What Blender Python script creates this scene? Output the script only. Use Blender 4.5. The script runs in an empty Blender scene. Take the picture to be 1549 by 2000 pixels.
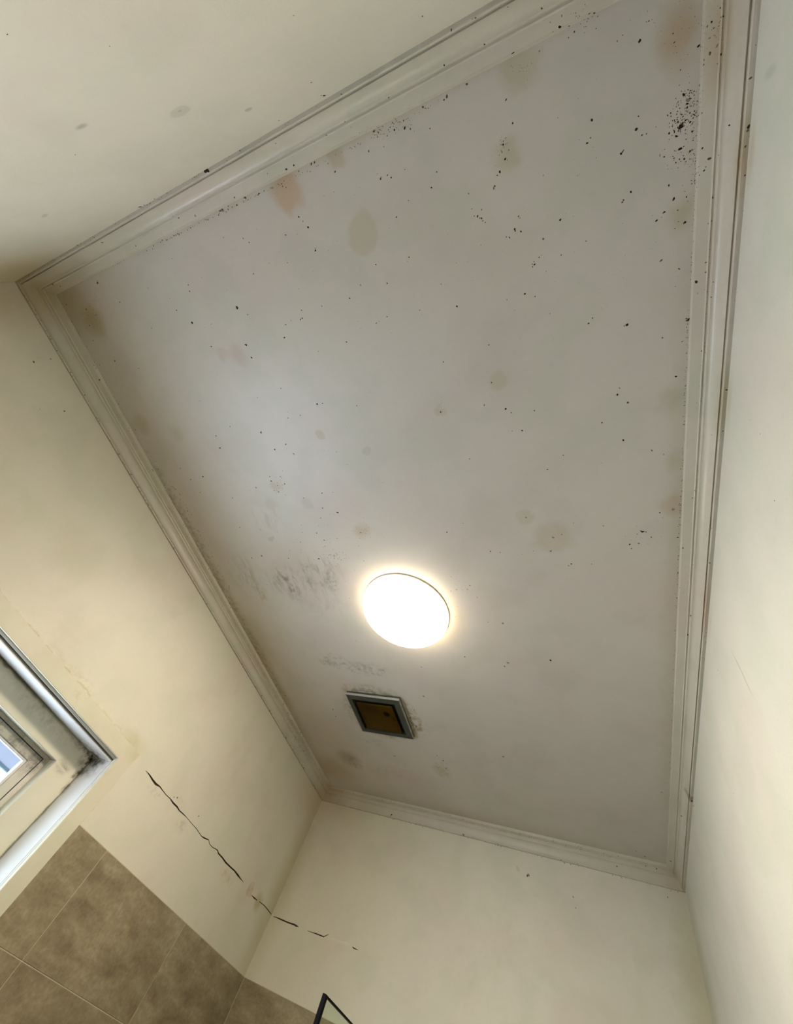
import bpy, bmesh, math, random
from mathutils import Vector, Matrix
from mathutils.geometry import tessellate_polygon

# ------------------------------------------------------------------ camera, light, exposure
scene = bpy.context.scene
COL = scene.collection
CAM_POS = (1.6794, 0.4506, 1.6994)
R = ((0.9113602, 0.2599083, 0.3191711),
     (-0.0782377, 0.8706695, -0.4856063),
     (-0.4041056, 0.4175911, 0.8138282))          # rows: image right, image down, view direction
F_PX = 783.568
cam = bpy.data.cameras.new('camera')
cam.sensor_fit = 'VERTICAL'
cam.sensor_height = 24.0
cam.sensor_width = 24.0 * 1549 / 2000
cam.lens = F_PX / 2000 * 24.0
cam.clip_start = 0.01
camo = bpy.data.objects.new('camera', cam)
COL.objects.link(camo)
camo.matrix_world = Matrix(((R[0][0], -R[1][0], -R[2][0], CAM_POS[0]),
                            (R[0][1], -R[1][1], -R[2][1], CAM_POS[1]),
                            (R[0][2], -R[1][2], -R[2][2], CAM_POS[2]),
                            (0, 0, 0, 1)))
scene.camera = camo

SKY_COLOR = (0.80, 0.90, 1.0)
GROUND_COLOR = (0.38, 0.44, 0.52)     # pale paving below the horizon
SKY_STRENGTH = 9.5
LAMP_COLOR = (1.0, 0.88, 0.70)
LAMP_STRENGTH = 44.0       # at the crown of the diffuser; the rim is dimmer
EXPOSURE = 1.28
world = bpy.data.worlds.new('overcast_sky')
scene.world = world
world.use_nodes = True
wn = world.node_tree.nodes
_tc = wn.new('ShaderNodeTexCoord'); _sp = wn.new('ShaderNodeSeparateXYZ'); _mr = wn.new('ShaderNodeMapRange')
_mx = wn.new('ShaderNodeMix'); _mx.data_type = 'RGBA'
_wl = world.node_tree.links
_wl.new(_tc.outputs['Generated'], _sp.inputs[0]); _wl.new(_sp.outputs['Z'], _mr.inputs['Value'])
_mr.inputs['From Min'].default_value = -0.15; _mr.inputs['From Max'].default_value = 0.10
_wl.new(_mr.outputs[0], _mx.inputs[0])
_mx.inputs[6].default_value = (*GROUND_COLOR, 1); _mx.inputs[7].default_value = (*SKY_COLOR, 1)
_wl.new(_mx.outputs[2], wn['Background'].inputs['Color'])
wn['Background'].inputs['Strength'].default_value = SKY_STRENGTH
scene.view_settings.view_transform = 'Standard'
scene.view_settings.look = 'None'
scene.view_settings.gamma = 1.0
scene.view_settings.use_curve_mapping = False
scene.view_settings.exposure = EXPOSURE

# ------------------------------------------------------------------ room dimensions (metres)
WX, WY, WZ = 2.0079, 3.1034, 2.85
CORN = 2.7794                      # underside of the cornice

# ------------------------------------------------------------------ material helpers
def new_mat(name):
    m = bpy.data.materials.new(name)
    m.use_nodes = True
    return m, m.node_tree.nodes, m.node_tree.links, m.node_tree.nodes['Principled BSDF']

def plain(name, color, rough=0.5, metallic=0.0, spec=0.5):
    m, n, l, b = new_mat(name)
    b.inputs['Base Color'].default_value = (*color, 1)
    b.inputs['Roughness'].default_value = rough
    b.inputs['Metallic'].default_value = metallic
    b.inputs['Specular IOR Level'].default_value = spec
    return m

def paint(name, base, spots=(), rough=0.5, bump=0.15, bump_scale=260, mottle=0.05, wob=0.02, wob_scale=22,
          spec=0.4, grime=None):
    """Aged paint: fine orange-peel relief, faint blotching and individually placed spots, stains as well as painted shade.
    spot = (centre, radii, colour multiplier, strength, softness, streak 0..1)"""
    m, n, l, b = new_mat(name)
    tc = n.new('ShaderNodeTexCoord')
    co = tc.outputs['Object']
    def noise(scale, detail=2, rough_=0.5, src=co):
        t = n.new('ShaderNodeTexNoise')
        t.inputs['Scale'].default_value = scale
        t.inputs['Detail'].default_value = detail
        t.inputs['Roughness'].default_value = rough_
        l.new(src, t.inputs['Vector'])
        return t
    # blotchy tint
    col = n.new('ShaderNodeRGB'); col.outputs[0].default_value = (*base, 1)
    cur = col.outputs[0]
    def mult(cur, fac_socket, color, fac=None):
        mx = n.new('ShaderNodeMix'); mx.data_type = 'RGBA'; mx.blend_type = 'MULTIPLY'
        if fac_socket is not None: l.new(fac_socket, mx.inputs[0])
        else: mx.inputs[0].default_value = fac
        l.new(cur, mx.inputs[6]); mx.inputs[7].default_value = (*color, 1)
        return mx.outputs[2]
    def ramp(sock, a, b_, hi=1.0):
        r = n.new('ShaderNodeMapRange'); r.interpolation_type = 'SMOOTHSTEP'
        r.inputs['From Min'].default_value = a; r.inputs['From Max'].default_value = b_
        r.inputs['To Max'].default_value = hi
        l.new(sock, r.inputs['Value'])
        return r.outputs[0]
    if mottle:
        cur = mult(cur, ramp(noise(5.5, 3).outputs['Fac'], 0.45, 0.62), (1 - mottle, 1 - mottle * 0.6, 1 - mottle * 0.9))
        cur = mult(cur, ramp(noise(3.1, 3).outputs['Fac'], 0.47, 0.65), (1 - mottle * .3, 1 - mottle * 0.9, 1 - mottle * 0.7))
        cur = mult(cur, ramp(noise(60, 4, 0.7).outputs['Fac'], 0.5, 0.8), (1 - mottle * .8,) * 3)
    # wobbly coordinate for the spot outlines
    wn_ = noise(wob_scale, 3)
    sub = n.new('ShaderNodeVectorMath'); sub.operation = 'SUBTRACT'
    l.new(wn_.outputs['Color'], sub.inputs[0]); sub.inputs[1].default_value = (0.5, 0.5, 0.5)
    ma = n.new('ShaderNodeVectorMath'); ma.operation = 'MULTIPLY_ADD'
    l.new(sub.outputs[0], ma.inputs[0]); ma.inputs[1].default_value = (wob * 2,) * 3
    l.new(co, ma.inputs[2])
    wc = ma.outputs[0]
    if spots:
        brk = ramp(noise(38, 6, 0.68).outputs['Fac'], 0.40, 0.66)
        mp = n.new('ShaderNodeMapping'); l.new(co, mp.inputs['Vector'])
        mp.inputs['Rotation'].default_value = (0, 0, 0.35); mp.inputs['Scale'].default_value = (34, 13, 26)
        stn = n.new('ShaderNodeTexNoise'); stn.inputs['Scale'].default_value = 1.0; stn.inputs['Detail'].default_value = 6; stn.inputs['Roughness'].default_value = .65; stn.inputs['Distortion'].default_value = .6
        l.new(mp.outputs[0], stn.inputs['Vector'])
        strk = ramp(stn.outputs['Fac'], 0.42, 0.76)
    for (c, rad, tint, strength, soft, mode) in spots:
        s1 = n.new('ShaderNodeVectorMath'); s1.operation = 'SUBTRACT'
        l.new(wc, s1.inputs[0]); s1.inputs[1].default_value = c
        s2 = n.new('ShaderNodeVectorMath'); s2.operation = 'DIVIDE'
        l.new(s1.outputs[0], s2.inputs[0]); s2.inputs[1].default_value = rad
        s3 = n.new('ShaderNodeVectorMath'); s3.operation = 'LENGTH'
        l.new(s2.outputs[0], s3.inputs[0])
        r = n.new('ShaderNodeMapRange'); r.interpolation_type = 'SMOOTHSTEP'
        r.inputs['From Min'].default_value = 1.0; r.inputs['From Max'].default_value = 1.0 - soft
        r.inputs['To Max'].default_value = strength
        l.new(s3.outputs['Value'], r.inputs['Value'])
        fac = r.outputs[0]
        if mode:
            mm = n.new('ShaderNodeMath'); mm.operation = 'MULTIPLY'
            l.new(fac, mm.inputs[0]); l.new(brk if mode == 'b' else strk, mm.inputs[1]); fac = mm.outputs[0]
        cur = mult(cur, fac, tint)
    l.new(cur, b.inputs['Base Color'])
    b.inputs['Roughness'].default_value = rough
    b.inputs['Specular IOR Level'].default_value = spec
    bm_ = n.new('ShaderNodeBump'); bm_.inputs['Strength'].default_value = bump
    bm_.inputs['Distance'].default_value = 0.002
    l.new(noise(bump_scale, 2).outputs['Fac'], bm_.inputs['Height'])
    l.new(bm_.outputs[0], b.inputs['Normal'])
    return m

BR = (0.80, 0.66, 0.48); OL = (0.72, 0.68, 0.46); GY = (0.55, 0.55, 0.55); PK = (0.84, 0.70, 0.62); DK = (0.36, 0.30, 0.20)
SM = (0.42, 0.42, 0.39)
OR = (0.86, 0.66, 0.46)
Z = WZ
def cs(x, y, rx, ry, tint, s, soft=0.6, mode=None):
    return ((x, y, Z), (rx, ry, 1.0), tint, s, soft, mode)
CEIL_SPOTS = [
    cs(1.073, .092, .055, .058, OR, .75, .5), cs(1.245, .236, .048, .055, BR, .35, .35), cs(1.607, .202, .045, .045, OL, .5, .8),
    cs(1.649, .082, .055, .05, OL, .45, .7), cs(1.224, .071, .035, .03, BR, .5), cs(1.915, .14, .05, .075, BR, .85, .9),
    cs(1.925, .414, .035, .05, OL, .6, .9), cs(.914, .724, .024, .024, BR, .45, .4), cs(1.064, .805, .018, .018, GY, .25, .5),
    cs(1.342, .718, .022, .022, BR, .3, .5), cs(1.521, .667, .034, .034, OL, .35, .6), cs(1.535, 1.102, .032, .032, OL, .35, .5),
    cs(1.611, 1.179, .075, .07, BR, .35, .5), cs(1.928, 1.09, .05, .05, BR, .5, .8), cs(1.931, .961, .035, .05, OL, .35, .9),
    cs(1.917, .796, .035, .05, OL, .4, .9), cs(.648, .887, .04, .03, PK, .5, .7), cs(.587, .959, .045, .04, PK, .3, .7),
    cs(.753, .975, .035, .03, GY, .2, .5), cs(.504, 1.115, .02, .017, GY, .35, .4), cs(.941, 1.11, .05, .045, BR, .5, .8),
    cs(.717, .419, .05, .045, PK, .45, .7), cs(.661, .398, .03, .03, PK, .35, .7), cs(.17, .175, .07, .08, OL, .9, .9),
    cs(.289, .612, .05, .045, OL, .35, .8), cs(.13, .55, .05, .06, OL, .4, .8),
    cs(.49, 1.33, .17, .13, SM, 1.0, .9, 's'), cs(.677, 1.29, .14, .13, SM, .95, .8, 's'), cs(.72, 1.36, .04, .07, SM, .8, .9, 'b'), cs(.50, 1.40, .05, .10, SM, .7, .9, 'b'), cs(.30, 1.40, .04, .12, OL, .8, .9, 'b'), cs(.26, 1.31, .12, .20, DK, .55, .9, 's'),
    cs(.534, 1.02, .12, .10, GY, .5, .9, 's'), cs(.62, 1.45, .2, .15, GY, .4, .9, 's'), cs(.55, 1.25, .3, .25, PK, .35, 1),
    cs(.14, 1.70, .1, .3, OL, .3, 1), cs(.708, 1.87, .18, .06, SM, .75, .8, 'b'), cs(.54, 1.83, .13, .06, SM, .75, .8, 'b'),
    cs(.69, 2.19, .24, .24, DK, .95, .4, 'b'), cs(.88, 2.22, .04, .10, BR, .9, .8, 'b'), cs(.56, 2.03, .08, .05, BR, .9, .8, 'b'), cs(.88, 2.28, .03, .03, (.5, .38, .28), .6, .8), cs(.69, 2.19, .23, .24, OL, .5, .6), cs(.90, 2.27, .07, .1, BR, .6, .8, 'b'),
    cs(.326, 2.665, .11, .12, DK, .5, .9), cs(.36, 2.70, .07, .10, DK, .5, .8, 'b'), cs(.926, 2.611, .07, .1, OL, .6, .8, 'b'),
    cs(.926, 2.611, .06, .08, OL, .35, .9), cs(.159, 2.816, .25, .22, BR, .7, 1), cs(.09, .091, .17, .15, OL, .8, 1),
    cs(.55, 2.45, .15, .06, GY, .35, .9, 'b'), cs(.62, 2.72, .3, .1, BR, .35, 1, 'b'),
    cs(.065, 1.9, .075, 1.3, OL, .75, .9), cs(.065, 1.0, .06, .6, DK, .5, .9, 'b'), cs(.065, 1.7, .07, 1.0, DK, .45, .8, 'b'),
    cs(1.0, 3.06, 1.1, .16, OL, .45, 1), cs(1.94, 1.6, .05, 1.7, OL, .3, 1), cs(1.1, .055, 1.0, .03, OL, .3, 1),  # long edge bands: shading beside the cornices painted into the ceiling colour
    cs(1.0, .35, .9, .25, OL, .12, 1), cs(1.02, 1.49, .27, .27, (1, .95, .80), .5, .3),  # last spot: warm tint in a disc around the fitting
]
def ws(c, r, tint, s, soft=.6, mode=None):
    return (c, r, tint, s, soft, mode)
LEFT_SPOTS = [
    ws((0, 2.823, 2.200), (1, .038, .040), PK, .75, .5, 'b'), ws((0, 2.823, 2.2), (1, .036, .036), (.9, .8, .74), .5, .3), ws((0, 2.935, 2.19), (1, .05, .05), OL, .9, .9),
    ws((0, 2.14, 2.165), (1, .05, .03), GY, .5, .8, 'b'), ws((0, 2.05, 2.215), (1, .05, .02), BR, .5, .8, 'b'),
    ws((0, 2.60, 2.165), (1, .1, .03), BR, .7, .8, 'b'), ws((0, 1.90, 2.17), (1, .08, .03), GY, .35, .8, 'b'),
    ws((0, 3.10, 2.3), (1, .16, .7), OL, .7, 1), ws((0, 3.05, 2.75), (1, .4, .2), BR, .5, 1),  # olive and brown, darker towards the far corner
    ws((0, 1.1, 2.210), (1, .75, .007), OL, .7, .9), ws((0, 1.710, 1.9), (1, .007, .35), OL, .6, .9), ws((0, 1.30, 2.225), (1, .3, .02), OL, .35, .9, 'b'), ws((0, 1.65, 2.22), (1, .12, .05), OL, .5, 1),  # first two: shadow and dirt line painted along the architrave's outer edge
    ws((0, .05, 2.6), (1, .14, .4), OL, .5, 1), ws((0, 1.07, 2.26), (1, .4, .09), OL, .15, 1, 's'),
    ws((0, .9, 2.45), (1, .2, .12), OL, .2, 1),
]
NEAR_SPOTS = [
    ws((.924, 0, 2.445), (.018, 1, .010), GY, .8, .8), ws((1.057, 0, 2.558), (.024, 1, .018), GY, .32, .3), ws((1.057, 0, 2.557), (.006, 1, .005), GY, .5, .6),
    ws((1.139, 0, 2.666), (.011, 1, .008), GY, .6, .5), ws((.5415, 0, 2.586), (.016, 1, .009), GY, .5, .8),
    ws((.1, 0, 2.75), (.25, 1, .2), OL, .6, 1),  # darker towards the left end, under the cornice
]
FAR_SPOTS = [
    ws((0, WY, 2.3), (.12, 1, .6), OL, .5, 1), ws((2.0, WY, 2.5), (.12, 1, .6), OL, .5, 1), ws((.1, WY, 2.78), (.3, 1, .15), BR, .35, 1),  # darker towards both ends and the top left
    ws((1.27, WY, 2.70), (.012, 1, .012), GY, .3, .6), ws((1.2, WY, 2.3), (.3, 1, .5), OL, .12, 1, 's'),
]
RIGHT_SPOTS = [
    ws((2, .268, 2.716), (1, .012, .03), GY, .35, .8), ws((2, 1.382, 2.54), (1, .004, .085), GY, .55, .6),
    ws((2, .36, 2.765), (1, .07, .02), BR, .5, 1), ws((2, .80, 2.765), (1, .09, .02), BR, .45, 1), ws((2, 1.45, 2.765), (1, .12, .02), BR, .3, 1),
    ws((2, 3.05, 2.5), (1, .2, .6), OL, .5, 1), ws((2, 2.4, 2.77), (1, .12, .03), BR, .4, 1),  # first spot gets darker towards the far end
]
CORN_SPOTS = [
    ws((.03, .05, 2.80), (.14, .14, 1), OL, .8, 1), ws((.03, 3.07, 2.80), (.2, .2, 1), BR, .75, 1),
    ws((1.97, .17, 2.83), (.03, .12, 1), BR, .6, .9), ws((2.002, .36, 2.78), (.012, .10, 1), BR, .75, .9),
    ws((2.002, .80, 2.78), (.012, .12, 1), BR, .7, .9), ws((2.002, 1.4, 2.78), (.012, .18, 1), BR, .6, .9),
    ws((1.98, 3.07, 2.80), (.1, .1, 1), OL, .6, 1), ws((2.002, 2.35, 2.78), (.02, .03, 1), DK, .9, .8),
    ws((.045, 1.6, 2.835), (.016, 1.6, .02), OL, .5, .8, 'b'), ws((1.0, .0, 2.78), (1.2, .009, 1), GY, .35, .3), ws((0, 1.5, 2.78), (.009, 1.7, 1), DK, .4, .3), ws((1.0, WY, 2.78), (1.2, .009, 1), DK, .35, .3), ws((WX, 1.5, 2.78), (.009, 1.7, 1), GY, .35, .3),  # thin full-length spots: soffit shade put into the colour along each wall
    ws((1.0, 3.06, 2.835), (1.2, .016, .02), OL, .4, .8, 'b'), ws((.04, 2.5, 2.80), (.05, .35, 1), GY, .4, .8, 'b'),
]
WALL = (0.695, 0.665, 0.56)
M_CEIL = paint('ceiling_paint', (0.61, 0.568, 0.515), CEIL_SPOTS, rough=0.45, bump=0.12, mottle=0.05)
M_LEFT = paint('wall_paint_window_side', WALL, LEFT_SPOTS, rough=0.5, mottle=0.05)
M_NEAR = paint('wall_paint_near_side', WALL, NEAR_SPOTS, rough=0.5, mottle=0.05, wob=0.006)
M_FAR = paint('wall_paint_far_side', WALL, FAR_SPOTS, rough=0.5, mottle=0.05, bump=.2)
M_RIGHT = paint('wall_paint_right_side', (0.69, 0.68, 0.60), RIGHT_SPOTS, rough=0.5, mottle=0.05, wob=0.004)
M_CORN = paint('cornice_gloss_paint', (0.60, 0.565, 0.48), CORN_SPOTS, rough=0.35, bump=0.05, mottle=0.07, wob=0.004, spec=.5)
ARCH_SPOTS = [ws((0, 1.33, 2.19), (1, .05, .025), OL, .5, .8, 'b'), ws((0, 1.7, 2.2), (1, .09, .05), OL, .4, 1), ws((0, .6, 2.2), (1, .3, .03), OL, .2, 1, 'b')]
M_ARCH = paint('architrave_paint', (0.665, 0.64, 0.51), ARCH_SPOTS, rough=0.4, bump=0.05, mottle=0.05)
FR_SPOTS = [ws((-.108, 1.63, 2.12), (.12, .06, .08), (.10, .08, .05), .95, .8, 'b'), ws((-.108, 1.60, 2.13), (.10, .16, .022), (.15, .13, .09), .9, .9, 'b'),
            ws((-.108, 1.635, 2.07), (.03, .02, .10), (.15, .11, .06), .9, .8, 'b'), ws((-.108, 1.57, 2.05), (.05, .05, .035), (.2, .17, .12), .8, .9, 's'),
            ws((-.108, 1.0, 2.133), (.016, .8, .012), (.12, .12, .12), .9, .9), ws((-.108, 1.638, 1.9), (.012, .008, .4), (.2, .18, .14), .7, .9),
            ws((-.108, 1.35, 2.11), (.03, .3, .035), GY, .5, 1, 'b')]
M_FRAMEC = paint('window_frame_cream', (0.68, 0.66, 0.53), FR_SPOTS, rough=0.4, bump=0.03, mottle=0.03, wob=.01)
M_FRAME = paint('window_frame_white', (0.72, 0.73, 0.73), FR_SPOTS, rough=0.3, bump=0.02, mottle=0.02, wob=.01)
SASH_SPOTS = [ws((-.15, 1.2, 2.02), (1, .6, .05), (.45, .45, .45), .9, .8, 'b'), ws((-.15, 1.2, 2.02), (1, .6, .05), (.6, .6, .6), .8, .5),
              ws((-.15, 1.49, 2.0), (1, .05, .06), (.45, .45, .42), .6, .9, 'b')]
M_SASH = paint('sash_mouldy_white', (0.70, 0.69, 0.62), SASH_SPOTS, rough=0.4, bump=0.05, mottle=0.1, wob=.004, wob_scale=60)
M_SEAL = plain('black_rubber_seal', (0.03, 0.032, 0.035), 0.6)
M_CRACK = plain('crack_shadowed_plaster', (0.10, 0.07, 0.04), 0.95, spec=.1)
M_PLAS = plain('bare_plaster', (0.74, 0.72, 0.60), 0.9, spec=.2)
M_GROUT = plain('tile_grout', (0.54, 0.50, 0.37), 0.9, spec=.2)
M_BLACK = plain('black_powder_coat', (0.003, 0.003, 0.004), 0.6, spec=.08)
M_FLOOR = plain('floor_tile_pale', (0.34, 0.30, 0.22), 0.4)
M_S_D = plain('mould_black', (0.022, 0.019, 0.014), 0.95, spec=.1)
M_S_M = plain('mould_brown', (0.10, 0.085, 0.06), 0.95, spec=.1)
M_S_F = plain('mould_faint', (0.27, 0.24, 0.19), 0.95, spec=.1)

def glass_mat(name, tint, gloss=0.06):
    m, n, l, b = new_mat(name)
    n.remove(b)
    out = n['Material Output']
    tr = n.new('ShaderNodeBsdfTransparent'); tr.inputs[0].default_value = (*tint, 1)
    gl = n.new('ShaderNodeBsdfGlossy'); gl.inputs['Roughness'].default_value = 0.02
    lw = n.new('ShaderNodeLayerWeight')
    pw = n.new('ShaderNodeMath'); pw.operation = 'POWER'; l.new(lw.outputs['Facing'], pw.inputs[0]); pw.inputs[1].default_value = 5.0
    ad = n.new('ShaderNodeMath'); ad.operation = 'MULTIPLY_ADD'; l.new(pw.outputs[0], ad.inputs[0]); ad.inputs[1].default_value = 0.9; ad.inputs[2].default_value = 0.03
    mx = n.new('ShaderNodeMixShader')
    l.new(ad.outputs[0], mx.inputs[0]); l.new(tr.outputs[0], mx.inputs[1]); l.new(gl.outputs[0], mx.inputs[2])
    l.new(mx.outputs[0], out.inputs['Surface'])
    return m
M_GLASS = glass_mat('window_glass', (0.97, 0.98, 0.98))
M_SGLASS = glass_mat('shower_glass', (0.90, 0.955, 0.90))

def tile_mat():
    m, n, l, b = new_mat('stone_look_tile')
    tc = n.new('ShaderNodeTexCoord')
    oi = n.new('ShaderNodeObjectInfo')
    add = n.new('ShaderNodeVectorMath'); add.operation = 'ADD'
    mul = n.new('ShaderNodeVectorMath'); mul.operation = 'MULTIPLY'
    l.new(oi.outputs['Location'], mul.inputs[0]); mul.inputs[1].default_value = (3.7, 3.7, 5.3)
    l.new(tc.outputs['Object'], add.inputs[0]); l.new(mul.outputs[0], add.inputs[1])
    mp = n.new('ShaderNodeMapping'); l.new(add.outputs[0], mp.inputs['Vector'])
    mp.inputs['Rotation'].default_value = (0.35, 0.25, 0)
    mp.inputs['Scale'].default_value = (6, 6, 17)
    t1 = n.new('ShaderNodeTexNoise'); t1.inputs['Scale'].default_value = 1.0; t1.inputs['Detail'].default_value = 7; t1.inputs['Roughness'].default_value = .6
    t1.inputs['Distortion'].default_value = 0.35
    l.new(mp.outputs[0], t1.inputs['Vector'])
    r1 = n.new('ShaderNodeValToRGB')
    r1.color_ramp.elements[0].position = 0.30; r1.color_ramp.elements[0].color = (0.205, 0.160, 0.095, 1)
    r1.color_ramp.elements[1].position = 0.68; r1.color_ramp.elements[1].color = (0.390, 0.338, 0.232, 1)
    e = r1.color_ramp.elements.new(0.5); e.color = (0.300, 0.250, 0.158, 1)
    l.new(t1.outputs['Fac'], r1.inputs[0])
    t2 = n.new('ShaderNodeTexNoise'); t2.inputs['Scale'].default_value = 90; t2.inputs['Detail'].default_value = 3
    l.new(add.outputs[0], t2.inputs['Vector'])
    r2 = n.new('ShaderNodeMapRange'); r2.inputs['From Min'].default_value = .35; r2.inputs['From Max'].default_value = .65
    r2.inputs['To Min'].default_value = .88; r2.inputs['To Max'].default_value = 1.08
    l.new(t2.outputs['Fac'], r2.inputs['Value'])
    mx = n.new('ShaderNodeVectorMath'); mx.operation = 'SCALE'
    l.new(r1.outputs[0], mx.inputs[0]); l.new(r2.outputs[0], mx.inputs['Scale'])
    l.new(mx.outputs[0], b.inputs['Base Color'])
    b.inputs['Roughness'].default_value = 0.45
    bp = n.new('ShaderNodeBump'); bp.inputs['Strength'].default_value = .15; bp.inputs['Distance'].default_value = .002
    l.new(t1.outputs['Fac'], bp.inputs['Height']); l.new(bp.outputs[0], b.inputs['Normal'])
    return m
M_TILE = tile_mat()

# ------------------------------------------------------------------ mesh helpers
def link(o, parent=None):
    COL.objects.link(o)
    if parent is not None:
        o.parent = parent
    return o
def mesh_obj(name, verts, faces, mat, parent=None, mats=None, mi=None):
    me = bpy.data.meshes.new(name)
    me.from_pydata([tuple(v) for v in verts], [], faces)
    for mm in (mats or [mat]):
        me.materials.append(mm)
    if mi:
        me.polygons.foreach_set('material_index', mi)
    me.update()
    return link(bpy.data.objects.new(name, me), parent)
def bm_obj(name, bm, mat, parent=None, smooth_angle=None):
    me = bpy.data.meshes.new(name)
    bm.normal_update()
    bm.to_mesh(me); bm.free()
    me.materials.append(mat)
    if smooth_angle:
        me.polygons.foreach_set('use_smooth', [True] * len(me.polygons))
        me.set_sharp_from_angle(angle=math.radians(smooth_angle))
    return link(bpy.data.objects.new(name, me), parent)
def box_bm(a, b, bevel=0.0, seg=2):
    bm = bmesh.new()
    bmesh.ops.create_cube(bm, size=1.0)
    for v in bm.verts:
        v.co = Vector((a[i] + (b[i] - a[i]) * (v.co[i] + 0.5) for i in range(3)))
    if bevel:
        bmesh.ops.bevel(bm, geom=list(bm.edges), offset=bevel, segments=seg, affect='EDGES', profile=0.5)
    return bm
def empty(name, loc, kind=None, label=None, cat=None, group=None):
    o = bpy.data.objects.new(name, None)
    o.empty_display_size = 0.05
    o.location = loc
    COL.objects.link(o)
    tag(o, kind, label, cat, group)
    return o
def tag(o, kind=None, label=None, cat=None, group=None):
    if kind: o['kind'] = kind
    if label: o['label'] = label
    if cat: o['category'] = cat
    if group: o['group'] = group
    return o
def put(o, parent):
    """parent o (built in world coordinates) to an empty without moving it"""
    o.parent = parent
    o.matrix_parent_inverse = Matrix.Translation(-Vector(parent.location))
    return o

def groove_outline(pts):
    """pts [(u, v, half width)] -> closed outline, counter-clockwise-ish"""
    up, dn = [], []
    for i, (u, v, w) in enumerate(pts):
        a = pts[max(i - 1, 0)]; b = pts[min(i + 1, len(pts) - 1)]
        d = Vector((b[0] - a[0], b[1] - a[1])).normalized()
        nn = Vector((-d.y, d.x)) * w
        up.append((u + nn.x, v + nn.y)); dn.append((u - nn.x, v - nn.y))
    return dn + up[::-1]

def cracked_wall(name, rect, opening, cracks, to3, out, mat, depth=0.006, thick=0.2):
    """A wall whose room face really has the crack cut into it. rect/opening=(u0,v0,u1,v1). to3(u,v,d)->xyz with d = distance behind the face"""
    loops = []
    u0, v0, u1, v1 = rect
    loops.append([(u0, v0), (u1, v0), (u1, v1), (u0, v1)])
    if opening:
        a, b, c, d = opening
        loops.append([(a, b), (a, d), (c, d), (c, b)])
    grooves = [groove_outline(c) for c in cracks]
    loops += grooves
    verts = [p for lp in loops for p in lp]
    tris = tessellate_polygon([[Vector((p[0], p[1], 0)) for p in lp] for lp in loops])
    V = [to3(u, v, 0) for u, v in verts]
    Fc = [tuple(t) for t in tris]
    mi = [0] * len(Fc)
    off = 4 + (4 if opening else 0)
    for g in grooves:
        n0 = len(V); m = len(g)
        V += [to3(u, v, depth) for u, v in g]
        for i in range(m):
            j = (i + 1) % m
            Fc.append((off + i, off + j, n0 + j, n0 + i)); mi.append(1)
        # groove floor as quads between the two sides
        h = m // 2
        for i in range(h - 1):
            Fc.append((n0 + i, n0 + i + 1, n0 + m - 2 - i, n0 + m - 1 - i)); mi.append(1)
        off += m
    # body behind the face
    n0 = len(V)
    V += [to3(u, v, thick) for u, v in loops[0]]
    for i in range(4):
        j = (i + 1) % 4
        Fc.append((i, j, n0 + j, n0 + i)); mi.append(0)
    if opening:
        n1 = len(V)
        V += [to3(u, v, thick) for u, v in loops[1]]
        for i in range(4):
            j = (i + 1) % 4
            Fc.append((4 + i, 4 + j, n1 + j, n1 + i)); mi.append(0)
        # back faces around the opening
        a = n0; b = n1
        Fc += [(a + 0, a + 1, b + 3, b + 0), (a + 1, a + 2, b + 2, b + 3), (a + 2, a + 3, b + 1, b + 2), (a + 3, a + 0, b + 0, b + 1)]
        mi += [0] * 4
    else:
        Fc.append((n0, n0 + 1, n0 + 2, n0 + 3)); mi.append(0)
    o = mesh_obj(name, V, Fc, None, mats=[mat, M_CRACK], mi=mi)
    tag(o, 'structure')
    return o

# ------------------------------------------------------------------ room shell
floor = bm_obj('floor', box_bm((-.2, -.2, -.12), (WX + .2, WY + .2, 0)), M_FLOOR); tag(floor, 'structure')
ceiling = bm_obj('ceiling', box_bm((-.2, -.2, WZ), (WX + .2, WY + .2, WZ + .12)), M_CEIL); tag(ceiling, 'structure')
wall_right = bm_obj('wall_right', box_bm((WX, 0, 0), (WX + .2, WY, WZ)), M_RIGHT); tag(wall_right, 'structure')

# window opening (y, z)
OY0, OY1, OZ0, OZ1 = 0.30, 1.6387, 1.14, 2.1519
ARCH = 0.0655
CRACK_LEFT = [[(1.7897,2.1935,.63),(1.817,2.1936,2.53),(1.8496,2.1905,3.82),(1.8756,2.1894,4.7),(1.9012,2.1939,2.58),(1.9279,2.1927,1.73),
 (1.9588,2.1917,1.53),(1.9891,2.1941,1.76),(2.0186,2.1919,3.54),(2.0516,2.1932,3.35),(2.0777,2.1908,2.24),(2.1014,2.1929,2.26),(2.1358,2.1943,1.14),
 (2.1832,2.1938,1.15),(2.2299,2.1944,1.4),(2.2847,2.1904,1.65),(2.3129,2.1947,3.32),(2.3423,2.2018,1.44),(2.3617,2.1938,1.44),(2.3946,2.1946,1.69),
 (2.4187,2.1993,1.7),(2.4368,2.2013,2.45),(2.4523,2.196,3.18),(2.4917,2.1969,3.46),(2.5335,2.1946,3.74),(2.5809,2.1964,3.27),(2.6276,2.1994,3.31),
 (2.6643,2.1981,4.61),(2.7016,2.1968,2.32),(2.7375,2.1967,.78)],
 [(2.8502,2.1869,.8),(2.8862,2.1881,3.47),(2.9171,2.1905,1.08)],[(2.9416,2.1941,1.62),(3.0004,2.1989,1.92),(3.0624,2.1981,2.22),(3.1,2.1966,1.4)]]
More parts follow.
